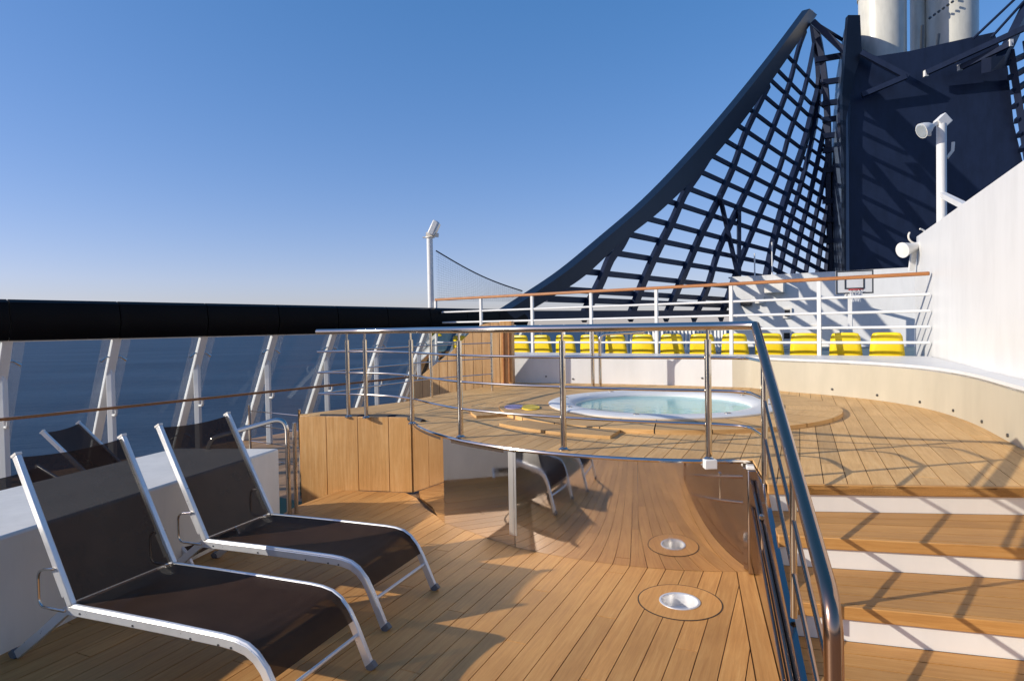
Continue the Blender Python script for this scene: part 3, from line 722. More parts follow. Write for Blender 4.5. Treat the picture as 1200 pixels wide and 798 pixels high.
# ------------------------------------------------------------------ yellow seats behind the railing
def make_seat():
    t = thing('stadium_seat', '', 'seat', 'yellow seats in a row behind the white railing')
    # local: x across, y away from the railing (the seat pan side), z up from court floor
    nx, nz = 6, 7; vs = []
    for j in range(nz + 1):
        f = j / nz; zz_ = .40 + .43 * f
        hw = .245 - .045 * f - (.02 * max(0, f - .86) / .14)
        for i in range(nx + 1):
            u_ = -1 + 2 * i / nx
            vs.append(V((hw * u_, .03 - .06 * f + .02 * u_ * u_, zz_ - (.012 * u_ ** 6 if f > .95 else 0))))
    k = nx + 1
    fs = [(j * k + i, j * k + i + 1, (j + 1) * k + i + 1, (j + 1) * k + i) for j in range(nz) for i in range(nx)]
    b = MB(); b.add(vs, fs, True); o = b.build('backrest', YELLOW, t)
    sol = o.modifiers.new('thickness', 'SOLIDIFY'); sol.thickness = .02
    vs = []
    for j in range(7):
        f = j / 6
        for i in range(7):
            u_ = -1 + 2 * i / 6; vs.append(V((.215 * u_, .03 + .40 * f, .415 - .03 * math.sin(math.pi * f) * (1 - u_ * u_) + .02 * u_ * u_)))
    b = MB(); b.add(vs, [(j * 7 + i, j * 7 + i + 1, (j + 1) * 7 + i + 1, (j + 1) * 7 + i) for j in range(6) for i in range(6)], True); o = b.build('seat_pan', YELLOW, t)
    sol = o.modifiers.new('thickness', 'SOLIDIFY'); sol.thickness = .02
    b = MB(); b.box((0, -.012, .452), (.40, .03, .022)); b.build('back_lip', YELLOW, t, .006)
    b = MB(); b.bar((0, .2, .02), (0, .2, .40), .06, .06); b.box((0, .2, .012), (.2, .2, .02)); b.build('pedestal', GREYWHITE, t)
    return t
seat0 = make_seat()
nth = ['nearest the white wall', 'second from the white wall', 'third from the white wall', 'fourth from the white wall', 'fifth from the white wall', 'sixth from the white wall', 'seventh from the white wall', 'eighth from the white wall', 'eighth from the wooden screen', 'seventh from the wooden screen', 'sixth from the wooden screen', 'fifth from the wooden screen', 'fourth from the wooden screen', 'third from the wooden screen', 'second from the wooden screen', 'half hidden by the wooden screen']
SEATS = [1039, 990.6, 943, 901, 860.6, 822.7, 787, 753, 721, 691, 662, 635, 609, 539]
labs = nth[:8] + ['sixth from the wooden screen', 'fifth from the wooden screen', 'fourth from the wooden screen', 'third from the wooden screen', 'second one right of the wooden screen', 'seen over the slope of the wooden screen']
labs[8:13] = ['fifth to the right of the wooden screen', 'fourth to the right of the wooden screen', 'third to the right of the wooden screen', 'second to the right of the wooden screen', 'immediately right of the wooden screen']
for i, px in enumerate(SEATS):
    s_ = seat0 if i == 0 else dup_tree(seat0)
    p = rpt(px); d = ray(px, 390); off = .30
    # step back along the sight line so that the row stays parallel to the railing
    q = p + V((d.x, d.y, 0)).normalized() * (off / V((d.x, d.y, 0)).normalized().dot(W))
    s_.location = (q.x, q.y, ZP + .005)
    s_.rotation_euler = (0, 0, math.atan2(-RD.y, -RD.x) + random.uniform(-.05, .05))
    s_['label'] = 'yellow plastic stadium seat, ' + labs[i]

# ------------------------------------------------------------------ sports court beyond
cp = [V((-1.6, 14.2, 0)), V((6.5, 8.6, 0)), V((30, 8, 0)), V((34, 45, 0)), wpost(30) + WN * .3, wpost(8) + WN * .3]
struct(MB().prism(cp, ZP - .1, ZP).build('court_deck', COURT))
# sun-lit deckhouse behind the court
dk = thing('deckhouse', 'low white deckhouse with lamps and small windows behind the yellow seats', 'building')
D0, D1 = at(857, 400, 27.2), at(1100, 400, 23.4)
D0.z = D1.z = 0; dd = (D1 - D0).normalized(); dn = V((dd.y, -dd.x, 0)); dlen = (D1 - D0).length
MB().slab([D0 + V((0, 0, ZP)), D1 + V((0, 0, ZP)), D1 + V((0, 0, 3.80)), D0 + V((0, 0, 3.80))], -dn * 4).build('wall', WHITE, dk)
MB().slab([D0 - dd * .1 + V((0, 0, 3.803)), D1 + V((0, 0, 3.803)), D1 + V((0, 0, 3.86)), D0 - dd * .1 + V((0, 0, 3.86))], -dn * 4.1).build('roof', WHITE, dk)
def onwall(px, py, off=0):
    d = ray(px, py); n_ = dn; t_ = (D0 + dn * off - EYE).dot(n_) / d.dot(n_); return EYE + d * t_
def wallbox(x0, y0, x1, y1, dep, name, mt, bevel=.0):
    a, b_ = onwall(x0, y1), onwall(x1, y0)
    c = (a + b_) / 2 + dn * (dep / 2 + .004); return MB().box(c, (abs((b_ - a).dot(dd)), dep, abs(b_.z - a.z)), (dd, dn, V((0, 0, 1)))).build(name, mt, dk, bevel)
wallbox(898, 331, 920, 344, .5, 'lamp_box', GREYWHITE, .02)
o = wallbox(869, 351, 882, 359, .3, 'loudspeaker', DARKGLASS, .05)
wallbox(886, 348, 896, 356, .25, 'junction_box', GREYWHITE, .02)
fo = wallbox(918, 361, 928, 373, .08, 'window', GREYWHITE)
wallbox(920, 363, 926, 371, .09, 'pane', DARKGLASS).parent = fo
fo = wallbox(917, 388, 928, 399, .08, 'window', GREYWHITE)
wallbox(919, 390, 926, 397, .09, 'pane', DARKGLASS).parent = fo
wallbox(950, 380, 984, 414, .05, 'door', GREYWHITE)
for x_, y0_ in ((884.5, 297), (905, 284)):
    a = onwall(x_, 326, -.2); MB().tube([V((a.x, a.y, 3.86)), V((a.x, a.y, at(x_, y0_, a.y).z))], .03, 6).build('antenna', WHITE, dk)
# basketball backboard
bb = thing('basketball_backboard', 'white basketball backboard with black square, red hoop and net', 'basketball hoop')
a, b_ = at(979.5, 345, 22.6), at(1023.5, 316, 22.2)
bdv = (b_ - a); bdv.z = 0; bw_ = bdv.length; bdv.normalize(); bnn = V((bdv.y, -bdv.x, 0)); bc = (a + b_) / 2; bh = b_.z - a.z
MB().box(bc, (bw_, .05, bh), (bdv, bnn, V((0, 0, 1)))).build('board', WHITE, bb)
def rect_frame(cx, cz, w_, h_, t_, name):
    f = MB(); ax = (bdv, bnn, V((0, 0, 1)))
    for sx in (-1, 1): f.box(bc + bnn * .030 + bdv * (cx + sx * (w_ / 2 - t_ / 2)) + V((0, 0, cz)), (t_, .012, h_), ax)
    for sz in (-1, 1): f.box(bc + bnn * .030 + bdv * cx + V((0, 0, cz + sz * (h_ / 2 - t_ / 2))), (w_ - 2 * t_ - .002, .012, t_), ax)
    f.build(name, CORD, bb)
rect_frame(0, 0, bw_ - .004, bh - .004, .045, 'border_line'); rect_frame(0, -.02, .64, .46, .05, 'target_square')
hc = bc + bnn * .32 + V((0, 0, -bh / 2 + .13)); n = 24
MB().tube([hc + bdv * (.23 * math.cos(2 * math.pi * j / n)) + bnn * (.23 * math.sin(2 * math.pi * j / n)) for j in range(n + 1)], .018, 8, False).build('hoop', RED, bb)
MB().bar(bc + bnn * .03 + V((0, 0, -bh / 2 + .13)), hc - bnn * .22, .12, .04).build('bracket', RED, bb)
nm = MB()
for j in range(12):
    for sg in (1, -1):
        pts = [hc + (bdv * math.cos(2 * math.pi * (j / 12 + sg * f * .12)) + bnn * math.sin(2 * math.pi * (j / 12 + sg * f * .12))) * (.22 - .09 * f) + V((0, 0, -.42 * f)) for f in (0, .33, .66, 1)]
        nm.tube(pts, .008, 4, False)
nm.build('net', NETWHITE, bb)
MB().bar(bc - bnn * .03 + V((0, 0, -.1)), bc - bnn * 2.2 + V((0, 0, -.5)), .1, .1).build('support_arm', WHITE, bb)
MB().bar(bc - bnn * .9 + V((.0, 0, -.27)), V((bc.x, bc.y, ZP)) - bnn * .9, .14, .14, W).build('mast', WHITE, bb)
# slatted white fence at the foot of the lattice screen
fe = thing('slatted_fence', 'white slatted fence at the foot of the lattice screen', 'fence')
FA, FB = at(600, 400, 15.8), at(852, 400, 22.5); FA.z = FB.z = 0; fd = (FB - FA).normalized(); fl = (FB - FA).length
for zz_ in (.12, 1.02):
    MB().bar(FA + V((0, 0, ZP + zz_)), FB + V((0, 0, ZP + zz_)), .05, .07).build('rail', WHITE, fe)
ns = 46
for i in range(ns):
    t_ = fl * (i + .5) / ns
    if t_ / fl < .30: 
        if i % 4: continue
    MB().bar(FA + fd * t_ + V((0, 0, ZP)), FA + fd * t_ + V((0, 0, ZP + 1.06)), .085, .025, fd).build('slat', WHITE, fe)

# floodlight pole and sports net at the left of the court
def floodlight(root, base, d_side, sc=1.0):
    """lamp head: housing, glass, yoke"""
    f = MB(); ax = d_side
    a = base; f.tube([a - ax * .16 * sc, a - ax * .08 * sc, a + ax * .04 * sc, a + ax * .14 * sc], [.06 * sc, .12 * sc, .17 * sc, .19 * sc], 16); f.build('lamp_housing', WHITE, root)
    g = MB(); g.tube([a + ax * .141 * sc, a + ax * .15 * sc], [.175 * sc, .15 * sc], 16); g.build('lamp_glass', LAMPGLASS, root)
    h = MB(); h.bar(a - ax * .05 * sc - V((0, 0, .2 * sc)), a - ax * .05 * sc + V((0, 0, .02)), .05 * sc, .12 * sc, ax); h.build('lamp_yoke', GREYWHITE, root)
pb = rpt(505.5); pbz = ZP - .3
fp = thing('floodlight_pole', 'tall white pole with a floodlight at the corner of the sports court', 'lamp post')
ztop_ = at(506, 279, pb.y).z
MB().tube([V((pb.x, pb.y, pbz)), V((pb.x, pb.y, ztop_))], .072, 16).build('pole', WHITE, fp)
MB().tube([V((pb.x, pb.y, ztop_)), V((pb.x, pb.y, ztop_ + .03))], .10, 16).build('cap', GREYWHITE, fp)
MB().bar(V((pb.x, pb.y, ztop_ + .015)) - V((.16, 0, 0)), V((pb.x, pb.y, ztop_ + .015)) + V((.12, 0, 0)), .08, .025).build('lamp_arm', GREYWHITE, fp)
c = V((pb.x + .10, pb.y, ztop_ + .22)); ax = (V((.88, 0, -.42)).normalized(), V((0, 1, 0)), V((.42, 0, .88)).normalized())
MB().box(c, (.15, .3, .36), ax).build('lamp_housing', WHITE, fp, .03)
MB().box(c + ax[0] * .085, (.02, .27, .32), ax).build('lamp_glass', LAMPGLASS, fp, .005)
MB().bar(V((pb.x + .06, pb.y, ztop_ + .03)), V((pb.x + .07, pb.y, ztop_ + .12)), .05, .3).build('lamp_yoke', GREYWHITE, fp)
nt_ = thing('sports_net', 'fine dark net sagging from the floodlight pole to the lattice screen', 'net')
n0, n1 = at(511, 294, pb.y), at(612, 341, 16.6); seg = 14
def rope(f, tz): 
    p = n0.lerp(n1, f); p.z -= .10 * math.sin(math.pi * f); bot = at(511, 352, pb.y).z
    return V((p.x, p.y, p.z + (min(bot, p.z) - p.z) * tz))
MB().tube([rope(j / seg, 0) for j in range(seg + 1)], .016, 6).build('top_rope', CORD, nt_)
nm = MB()
for r_ in range(1, 20): nm.tube([rope(j / seg, r_ / 19) for j in range(seg + 1)], .0022, 3, False)
for j in range(1, 40): nm.tube([rope(j / 40, 0), rope(j / 40, 1)], .001, 3, False)
nm.build('netting', CORD, nt_)

# ------------------------------------------------------------------ right-hand floodlight pole and horn on the white wall
def wall_at(px):
    d = ray(px, 300); k = d.x / d.y; t_ = (k * Wa.y - Wa.x) / (wdir.x - k * wdir.y); return Wa + wdir * t_
rp = thing('wall_floodlight', 'white pole with a floodlight standing on top of the white wall', 'lamp post')
b = wall_at(1092) - wnn * .12
zt_ = at(1092, 146, b.y).z
MB().tube([V((b.x, b.y, WT - .2)), V((b.x, b.y, zt_))], .064, 16).build('pole', WHITE, rp)
hd = V((b.x, b.y, zt_ + .02))
MB().box(hd + V((0.02, 0, .02)), (.16, .11, .16), (V((.74, 0, .67)), V((0, 1, 0)), V((-.67, 0, .74)))).build('pole_head', WHITE, rp, .01)
MB().bar(hd + V((0, 0, .04)), hd + V((-.18, -.02, -.07)), .05, .05).build('lamp_arm', WHITE, rp)
floodlight(rp, hd + V((-.24, -.04, -.09)), V((-.88, -.02, -.42)).normalized(), .58)
q = b + V((0, 0, at(1097, 230, b.y).z)); r2 = wall_at(1123) - wnn * .12; r2.z = WT - .03
MB().bar(V((b.x, b.y, at(1097, 228, b.y).z)), r2, .07, .07).build('brace', WHITE, rp)
MB().tube([hd + V((.08, 0, -.5)), hd + V((.16, 0, -.4)), hd + V((.17, 0, -.28))], .022, 8).build('cable_hook', GREYWHITE, rp)
hn = thing('horn_speaker', 'white horn loudspeaker with a cable loop on the end of the white wall', 'loudspeaker')
h0 = at(1066, 291, 10.1)
axh = V((-.93, -.25, -.22)).normalized()
MB().tube([h0 + axh * .15, h0 + axh * .13, h0, h0 - axh * .12, h0 - axh * .26], [.125, .12, .085, .07, .065], 18).build('horn', WHITE, hn)
MB().tube([h0 + axh * .151, h0 + axh * .11], [.09, .04], 16).build('horn_mouth', GREYWHITE, hn)
c = h0 + V((.13, 0, .19)); n = 20
MB().tube([c + V((.15 * math.cos(2 * math.pi * j / n * .8 + 2.6), 0, .12 * math.sin(2 * math.pi * j / n * .8 + 2.6))) for j in range(n + 1)], .014, 6).build('cable', GREYWHITE, hn)
MB().bar(h0 - axh * .1, h0 + V((.12, .15, -.35)), .08, .06).build('bracket', WHITE, hn)

# ------------------------------------------------------------------ lattice screen of the funnel
def LD(px): return 17.2 * (1250 - 590) / (1250 - px)
def lp(px, py, dz=0): return at(px, py, LD(px) + dz)
ls = thing('lattice_screen', 'navy lattice screen sweeping up from the deck edge to the funnel top', 'funnel screen')
O = [(560, 378), (612, 345), (655, 316), (700, 279), (750, 236), (800, 185), (850, 128), (900, 66), (940, 13)]
I = [(584, 378), (639, 346), (674, 323), (716, 285), (762, 249), (811, 202), (860, 145), (907, 80), (949, 20)]
Oc = catmull([(x, y, 0) for x, y in O], 5); Ic = catmull([(x, y, 0) for x, y in I], 5)
thick = WN * .40
A = [lp(p.x, p.y) for p in Oc]; B = [lp(p.x, p.y) for p in Ic]; n = len(A)
b = MB()
b.strip(A, B); b.strip([p + thick for p in B], [p + thick for p in A]); b.strip([p + thick for p in A], A); b.strip(B, [p + thick for p in B])
b.add([A[-1], B[-1], B[-1] + thick, A[-1] + thick], [(0, 1, 2, 3)])
b.build('edge_beam', NAVYGLOSS, ls)
def beam_path(pts, w_, d_, name, parent, df=0):
    """a bent beam of rectangular section through picture-measured points on the screen's surface"""
    pts = [V(p) for p in pts]; b = MB(); k = len(pts); q = []
    for i, p in enumerate(pts):
        tt = (pts[min(i + 1, k - 1)] - pts[max(i - 1, 0)]).normalized(); sd_ = tt.cross(WN).normalized()
        x, y = sd_ * w_ / 2, WN * d_
        q.append([p - x, p + x, p + x + y, p - x + y])
    for i in range(k - 1):
        b.hexa([q[i][0], q[i][1], q[i][2], q[i][3], q[i + 1][0], q[i + 1][1], q[i + 1][2], q[i + 1][3]])
    return b.build(name, NAVY, parent)
ribs = [[(733, 272), (725, 287), (713, 303), (703, 327), (690, 353), (680, 374)],
        [(827, 186), (815, 205), (800, 227), (787, 257), (770, 290), (753, 327), (735, 374)],
        [(899, 100), (890, 118), (870, 160), (857, 197), (837, 240), (817, 280), (800, 320), (777, 374)],
        [(942, 36), (934, 58), (923, 100), (907, 143), (884, 200), (860, 250), (840, 293), (827, 337), (810, 374)],
        [(955, 32), (951, 60), (940, 110), (924, 155), (912, 197), (891, 245), (871, 293), (859, 325), (842, 374)]]
for rb in ribs: beam_path([lp(p.x, p.y, .12) for p in catmull([(x, y, 0) for x, y in rb], 3)], .34, .15, 'rib', ls)
Rd = catmull([(949, 26, 0), (957, 93, 0), (949, 133, 0), (938, 175, 0), (922, 220, 0), (908, 266, 0), (896, 320, 0), (886, 374, 0)], 4)
beam_path([lp(p.x, p.y, .12) for p in Rd], .5, .25, 'rib', ls)
VPB = (1200, 372)
lefts = [(655, 351), (668, 340), (690, 319), (720, 297), (740, 276), (763, 258), (787, 238), (807, 222), (820, 202), (837, 185), (853, 168), (870, 152), (888, 137), (900, 118), (910, 102), (915, 88), (925, 70)]
def hit(path, x0, y0):
    for a, c in zip(path, path[1:]):
        f = lambda p: (p.y - y0) - (VPB[1] - y0) / (VPB[0] - x0) * (p.x - x0)
        fa, fc = f(a), f(c)
        if (fa <= 0 < fc) or (fc <= 0 < fa):
            return a + (c - a) * (fa / (fa - fc))
    return path[-1]
Rq = catmull([(953, 30, 0), (962, 83, 0), (967, 150, 0), (968, 233, 0), (971, 330, 0), (972, 374, 0)], 6)
for x, y in lefts:
    h = hit(Rd, x, y); v_ = V((x - VPB[0], y - VPB[1])).normalized(); x += v_.x * 17; y += v_.y * 17
    k = 6; beam_path([lp(x + (h.x - x) * j / k, y + (h.y - y) * j / k, .32) for j in range(k + 1)], .19, .11, 'crossbar', ls)
beam_path([lp(x, 371 - (x - 590) * .012, .1) for x in (590, 690, 790, 890)], .30, .4, 'sill_beam', ls)
for p, q_ in (((843, 228), (866, 328)), ((866, 246), (866, 328))):
    a, c = lp(*p, -.5), lp(*q_, -.5); MB().bar(a, c, .16, .16).build('prop', NAVY, ls)
MB().tube([lp(950, 22, .2), lp(950, 14, .2)], .16, 10).build('mast_light', WHITE, ls)
# the far screen, seen almost edge-on between the near screen and the funnel
l2 = thing('lattice_screen', 'inner lattice screen seen nearly edge-on beside the dark funnel face', 'funnel screen')
def x_on(path, y):
    for a, c in zip(path, path[1:]):
        if a.y <= y <= c.y: return a.x + (c.x - a.x) * (y - a.y) / max(c.y - a.y, 1e-6)
    return path[0].x if y < path[0].y else path[-1].x
def l2p(x, y):
    xa, xb = x_on(Rd, y), x_on(Rq, y); f = max(0, min(1, (x - xa) / max(xb - xa, 1)))
    return at(x, y, LD(xa) + .7 + (37.4 - LD(xa) - .7) * f)
for rb in ([(961, 88), (955, 135), (947, 175), (935, 222), (922, 268), (911, 320), (902, 374)],
           [(966, 140), (958, 180), (948, 225), (937, 270), (927, 320), (918, 374)],
           [(967, 190), (959, 230), (950, 272), (942, 320), (934, 374)], [(968, 240), (961, 280), (955, 325), (949, 374)],
           [(969, 285), (965, 325), (961, 374)]):
    beam_path([l2p(p.x, p.y) for p in catmull([(x, y, 0) for x, y in rb], 3)], .3, .2, 'rib', l2)
beam_path([l2p(p.x, p.y) for p in Rq], .42, .3, 'rib', l2)
for k in range(23):
    y0 = 78 + k * 13; x0 = x_on(Rd, y0); pts = []
    for st_ in range(40):
        x, y = x0 + st_ * 3, y0 + st_ * 3 * (.85 - .45 * k / 23)
        if x > x_on(Rq, y): break
        if st_ % 3 == 0 or True: pts.append((x, y))
    if len(pts) > 2 and pts[-1][1] < 376: beam_path([l2p(*q) for q in pts[::3] + [pts[-1]]], .2, .14, 'crossbar', l2)
# struts from the screen to the funnel
for ya, yb_, in ((71, 63), (97, 92), (122, 117), (141, 137), (160, 156), (177, 173), (200, 197), (236, 236), (258, 258), (282, 283)):
    MB().bar(at(955 if ya < 90 else 964, ya, 37.2), at(1000, yb_, 36.8), .22, .3).build('strut', NAVY, l2)
MB().bar(at(953, 26, 36.5), at(992, 63, 35.5), .3, .3).build('strut', NAVY, l2)
MB().bar(at(956, 28, 36.5), at(992, 50, 37.5), .14, .14).build('strut', NAVY, l2)

# ------------------------------------------------------------------ funnel
fu = thing('funnel', 'navy painted ship funnel with a flat front rising behind the white wall', 'funnel')
def fp_(px, py): return at(px, py, 35 - (px - 990) * .0075)
front = [(990, 400), (989, 200), (988, 110), (1003, 62), (1028, 66), (1067, 60), (1165, 38), (1181, 80), (1188, 145), (1215, 260), (1230, 400)]
MB().slab([fp_(*p) for p in front], V((.25, 1, 0)) * 1.2).build('front_plate', NAVY, fu)
fin = [(990, 400), (989, 200), (987, 110), (994, 18), (1008, 18), (1010, 62), (1001, 90), (991.5, 140), (991.5, 400)]
MB().slab([at(px, py, 34.6) for px, py in fin], V((.1, 1, 0)) * .35).build('fin_plate', NAVYGLOSS, fu)
side = [(990, 400, 34.7), (989, 200, 34.7), (987, 110, 34.7), (994, 18, 34.7), (988, 40, 38.4), (980, 90, 38.4), (975, 160, 38.4), (969, 240, 38.4), (968, 400, 38.4)]
MB().slab([at(*p) for p in side], V((.3, .05, 0))).build('side_plate', painted('navy_lit_side', (.085, .115, .175), .3, .1), fu)  # paler than the other navy: sunlight and sky sheen put into the colour
for pts in (((1009, 62, 34.4), (1064, 91, 33.6)), ((1085, 86, 33.6), (1215, 27, 31.5)), ((1125, 80, 33.3), (1186, 51, 32.0)), ((1010, 112, 34.4), (1062, 90, 33.6))):
    MB().bar(at(*pts[0]), at(*pts[1]), .26, .26).build('stay', NAVY, fu)
for pts in (((1085, 90, 33.6), (1085, 83, 33.6)), ((1125, 83, 33.3), (1125, 76, 33.3)), ((1168, 78, 32.5), (1168, 68, 32.5)), ((1184, 55, 32), (1184, 47, 32))):
    MB().bar(at(*pts[0]), at(*pts[1]), .18, .18).build('stay_lug', WHITE, fu)
def pipe(c, r_, Y_, lab, name='exhaust_pipe'):
    p = at(c, 95, Y_); q_ = at(c, -70, Y_)
    t_ = thing(name, lab, 'exhaust pipe', 'exhaust pipes on the funnel')
    MB().tube([p, V((p.x, p.y, q_.z))], r_, 32).build('pipe_wall', PIPE, t_)
    for zz_ in (-.0, 3.2):
        MB().tube([V((p.x, p.y, q_.z - zz_ - .1)), V((p.x, p.y, q_.z - zz_))], r_ + .06, 32).build('collar', PIPE, t_)
    return t_, p
pipe(1034, 1.24, 37.4, 'broad cream exhaust pipe nearest the lattice screen')
t2, p2 = pipe(1115, 1.34, 38, 'broad cream exhaust pipe with a row of rungs, on the right')
pipe(1076, .42, 38.8, 'narrow pale exhaust pipe between the two broad ones')
for j in range(9):
    f = j / 8; q_ = at(1089 + 42 * f, 22 - 30 * f, 38 - 1.42 - .0 + abs(f - .6) * .9)
    MB().tube([q_, q_ + V((0, -.12, 0))], .07, 6).build('rung', DARKSTEEL, t2)
for a_, c_ in (((1080, 60, 36.4), (1081, 30, 36.4)), ((1098, 58, 36.3), (1100, 40, 36.3))):
    MB().bar(at(*a_), at(*c_), .12, .12).build('ladder_post', DARKSTEEL, t2)
for a_, c_ in (((1140, 46, 33), (1195, -6, 33)), ((1162, 44, 33), (1200, 2, 33))):
    MB().tube([at(*a_), at(*c_)], .07, 6).build('guy_wire', NAVY, fu)
# starboard screen at the right edge of the picture
l3 = thing('lattice_screen', 'lattice screen on the far side of the funnel at the top right', 'funnel screen')
def l3p(px, py): return at(px, py, 33 + (px - 1180) * .02)
beam_path([l3p(*p) for p in ((1150, 78), (1166, 75), (1184, 38), (1205, -5))], .7, .4, 'edge_beam', l3)
for x_ in (0, 18, 36, 56): beam_path([l3p(1180 + x_ + s_ * 4, 60 - x_ * .6 + s_ * 26) for s_ in range(6)], .4, .3, 'rib', l3)
for y_ in range(7): beam_path([l3p(1178 + y_ * 2.5, 75 + y_ * 17), l3p(1215, 58 + y_ * 15), l3p(1250, 40 + y_ * 14)], .28, .22, 'crossbar', l3)

# ------------------------------------------------------------------ sun loungers
LAT = V((.368, .93, 0)).normalized(); LON = V((LAT.y, -LAT.x, 0)); LW = .66
def flat(mb, path, hh, y0, y1):
    """flat bar following a side-view path (x, z); hh half height"""
    pts = [V((x, 0, z_)) for x, z_ in path]; k = len(pts); up = []; dn_ = []
    for i, p in enumerate(pts):
        tt = (pts[min(i + 1, k - 1)] - pts[max(i - 1, 0)]).normalized(); nr = V((-tt.z, 0, tt.x)); up.append(p + nr * hh); dn_.append(p - nr * hh)
    Y0, Y1 = V((0, y0, 0)), V((0, y1, 0)); vs = []
    for a, b in zip(dn_, up): vs += [a + Y0, a + Y1, b + Y1, b + Y0]
    fs = [(4 * i + c, 4 * i + (c + 1) % 4, 4 * i + 4 + (c + 1) % 4, 4 * i + 4 + c) for i in range(k - 1) for c in range(4)] + [(0, 1, 2, 3), (4 * k - 4, 4 * k - 3, 4 * k - 2, 4 * k - 1)]
    mb.add(vs, fs, True)
    return mb
def make_lounger(backvec=(-.43, .79), name='sun_lounger'):
    t = thing(name, '', 'sun lounger', 'brown sun loungers on the teak deck')
    seat = [(-1.52, .385), (-1.2, .392), (-.8, .398), (-.42, .400), (-.34, .396), (-.27, .382), (-.215, .352), (-.17, .305), (-.13, .235), (-.085, .14), (-.03, .02)]
    for sg, y0 in ((0, 0.0), (1, LW - .028)):
        b = flat(MB(), [(x, z_ - .012) for x, z_ in seat], .024, y0, y0 + .028); r_ = b.build('side_rail', ALU, t, .004)
        b = MB(); b.tube([V((x, y0 + .014, z_ + .016)) for x, z_ in seat[:-2]], .011, 8); b.build('upper_tube', ALU, r_)
        for x in (-1.42, -1.02, -.62, -.44, -.36):
            yy = y0 - .001 if sg == 0 else y0 + .029
            b = MB(); b.tube([V((x, yy, .372)), V((x, yy + (-.002 if sg == 0 else .002), .372))], .006, 8); b.build('screw', DARKSTEEL, r_)
        b = MB(); b.bar((-.034, y0 + .014, .03), (-.008, y0 + .014, .0), .034, .056, V((1, 0, 0))); b.build('foot_cap', CAPGREY, t, .004)
        yl = y0 + (.034 if sg == 0 else -.034)
        b = flat(MB(), [(-1.44, .375), (-1.53, .372), (-1.60, .34), (-1.80, .19), (-2.04, .02)], .026, yl, yl + .026); b.build('rear_leg', ALU, t, .004)
        b = MB(); b.bar((-2.05, yl + .013, .03), (-2.09, yl + .013, .0), .032, .056, V((1, 0, 0))); b.build('rear_foot_cap', CAPGREY, t, .004)
        # backrest rail: a tube pair leaning back
        p0 = V((-1.50, y0 + .014, .40)); p1 = p0 + V((backvec[0], 0, backvec[1]))
        b = MB(); b.bar(p0, p1, .03, .046, V((1, 0, 0))); br = b.build('back_rail', ALU, t, .006)
        dr_ = (p1 - p0).normalized(); nr = V((-dr_.z, 0, dr_.x))
        b = MB(); b.bar(p1 - dr_ * .002, p1 + dr_ * .012, .034, .05, V((1, 0, 0))); b.build('end_cap', GREYWHITE, br)
        b = MB(); q = p0 + dr_ * .09 - V((0, 0, 0)); b.bar(p0 + dr_ * .06 + nr * .03, p0 + dr_ * .22 + nr * .03, .02, .03, V((1, 0, 0))); b.build('hinge_plate', ALU, br, .004)
        # bent wire prop behind the rail
        yo = y0 - .012 if sg == 0 else y0 + .04
        a = p0 + dr_ * .22; w_ = fillet([V((a.x, yo, a.z)), V((a.x - .13, yo, a.z - .02)), V((a.x - .13, yo, .37)), V((-1.52, yo, .375))], .05, 5)
        b = MB(); b.tube(w_, .0075, 8); b.build('prop_wire', DARKSTEEL if False else STEEL, br)
    # fabric: seat wraps over the front bend, backrest hangs between its rails with a slight sag
    rows = [(x, z_ + .018) for x, z_ in seat[:-2]]
    rows2 = []
    for (a, c) in zip(rows, rows[1:]):
        for j in range(4): rows2.append((a[0] + (c[0] - a[0]) * j / 4, a[1] + (c[1] - a[1]) * j / 4))
    rows2.append(rows[-1]); ny = 10; vs = []
    for i, (x, z_) in enumerate(rows2):
        fs_ = math.sin(math.pi * min(1, i / (len(rows2) - 1)))
        for j in range(ny + 1):
            u_ = j / ny; sag = .030 * (1 - (2 * u_ - 1) ** 2) * fs_
            vs.append(V((x - sag * .25, .02 + (LW - .04) * u_, z_ - sag)))
    k = ny + 1; fs = [(i * k + j, i * k + j + 1, (i + 1) * k + j + 1, (i + 1) * k + j) for i in range(len(rows2) - 1) for j in range(ny)]
    b = MB(); b.add(vs, fs, True); b.build('seat_fabric', FABRIC, t)
    p0 = V((-1.50, 0, .40)); dv = V((backvec[0], 0, backvec[1])); nr = V((dv.z, 0, -dv.x)).normalized(); vs = []; nr_ = 14
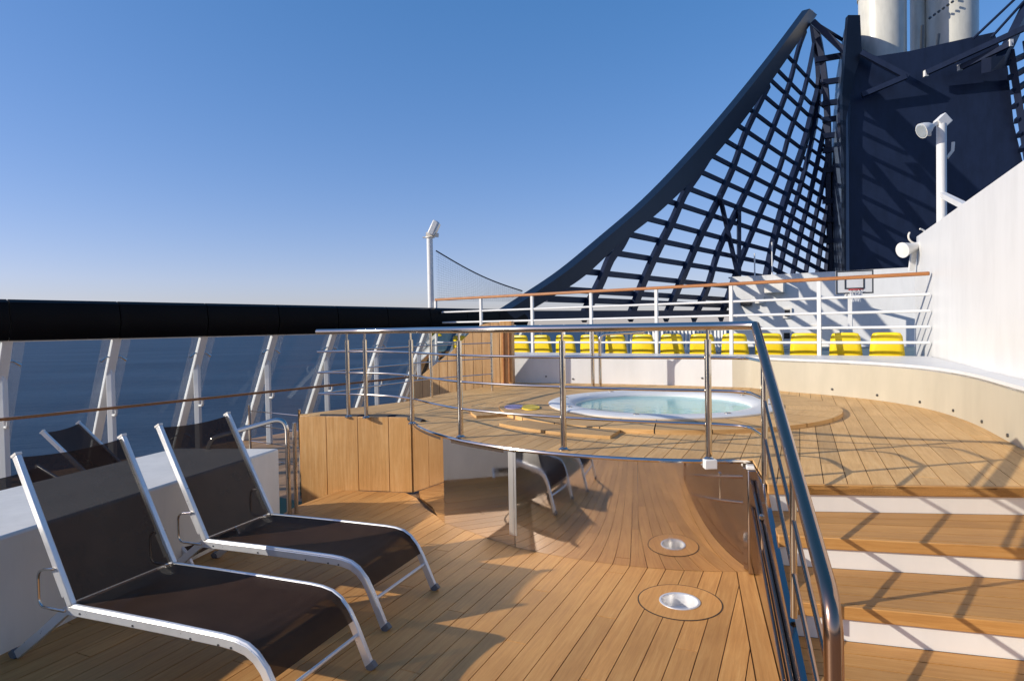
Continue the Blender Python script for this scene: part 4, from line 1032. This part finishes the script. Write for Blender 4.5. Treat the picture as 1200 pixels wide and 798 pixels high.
    for i in range(nr_ + 1):
        f = i / nr_
        for j in range(ny + 1):
            u_ = j / ny; sag = .035 * (1 - (2 * u_ - 1) ** 2) * math.sin(math.pi * min(1, .12 + f * .8)) + .01 * math.exp(-((f - .12) / .04) ** 2)
            vs.append(p0 + dv * (.02 + .965 * f - .02 * (1 - (2 * u_ - 1) ** 2) * (1 if f > .95 else 0)) - nr * sag + V((0, .02 + (LW - .04) * u_, 0)) + nr * .004)
    b = MB(); b.add(vs, [(i * k + j, i * k + j + 1, (i + 1) * k + j + 1, (i + 1) * k + j) for i in range(nr_) for j in range(ny)], True); b.build('back_fabric', FABRIC, t)
    for x, z_ in ((-.108, .175), (-1.44, .355)):
        b = MB(); b.tube([V((x, .028, z_)), V((x, LW - .028, z_))], .0105, 8); b.build('cross_tube', ALU, t)
    return t
lg = make_lounger()
ang = math.atan2(LON.y, LON.x)
lg2 = dup_tree(lg)
# feet at the measured spots; local origin is the near front foot
for o, p, lab in ((lg, V((-.783, 3.413, 0)) - LAT * .65, 'brown mesh sun lounger nearest the camera in front of the white locker'),
                  (lg2, V((-.797, 3.839, 0)), 'brown mesh sun lounger standing second from the camera, beside the mirror wall')):
    o.location = (p.x, p.y, .002); o.rotation_euler = (0, 0, ang); o['label'] = lab
lg3 = make_lounger((-.60, .66))
lg3['label'] = 'dark sun lounger beyond the white locker, only its back showing'
lg3.rotation_euler = (0, 0, math.atan2(.1, .995)); q = at(49, 507, 6.5)
rot = Matrix.Rotation(math.atan2(.1, .995), 3, 'Z'); q2 = rot @ V((-1.5 - .60, 0, 1.06)); lg3.location = (q.x - q2.x, q.y - q2.y, SZ + .002)
lg4 = make_lounger((-.80, .39))
lg4['label'] = 'dark sun lounger beyond the white locker, cut by the left edge of the picture'
lg4.rotation_euler = (0, 0, math.atan2(-.2, .98)); q = at(6, 556, 5.75)
rot = Matrix.Rotation(math.atan2(-.2, .98), 3, 'Z'); q2 = rot @ V((-1.5 - .8, LW * .5, .76)); lg4.location = (q.x - q2.x, q.y - q2.y, SZ + .002)

for me in SHARP: me.set_sharp_from_angle(angle=R(38))
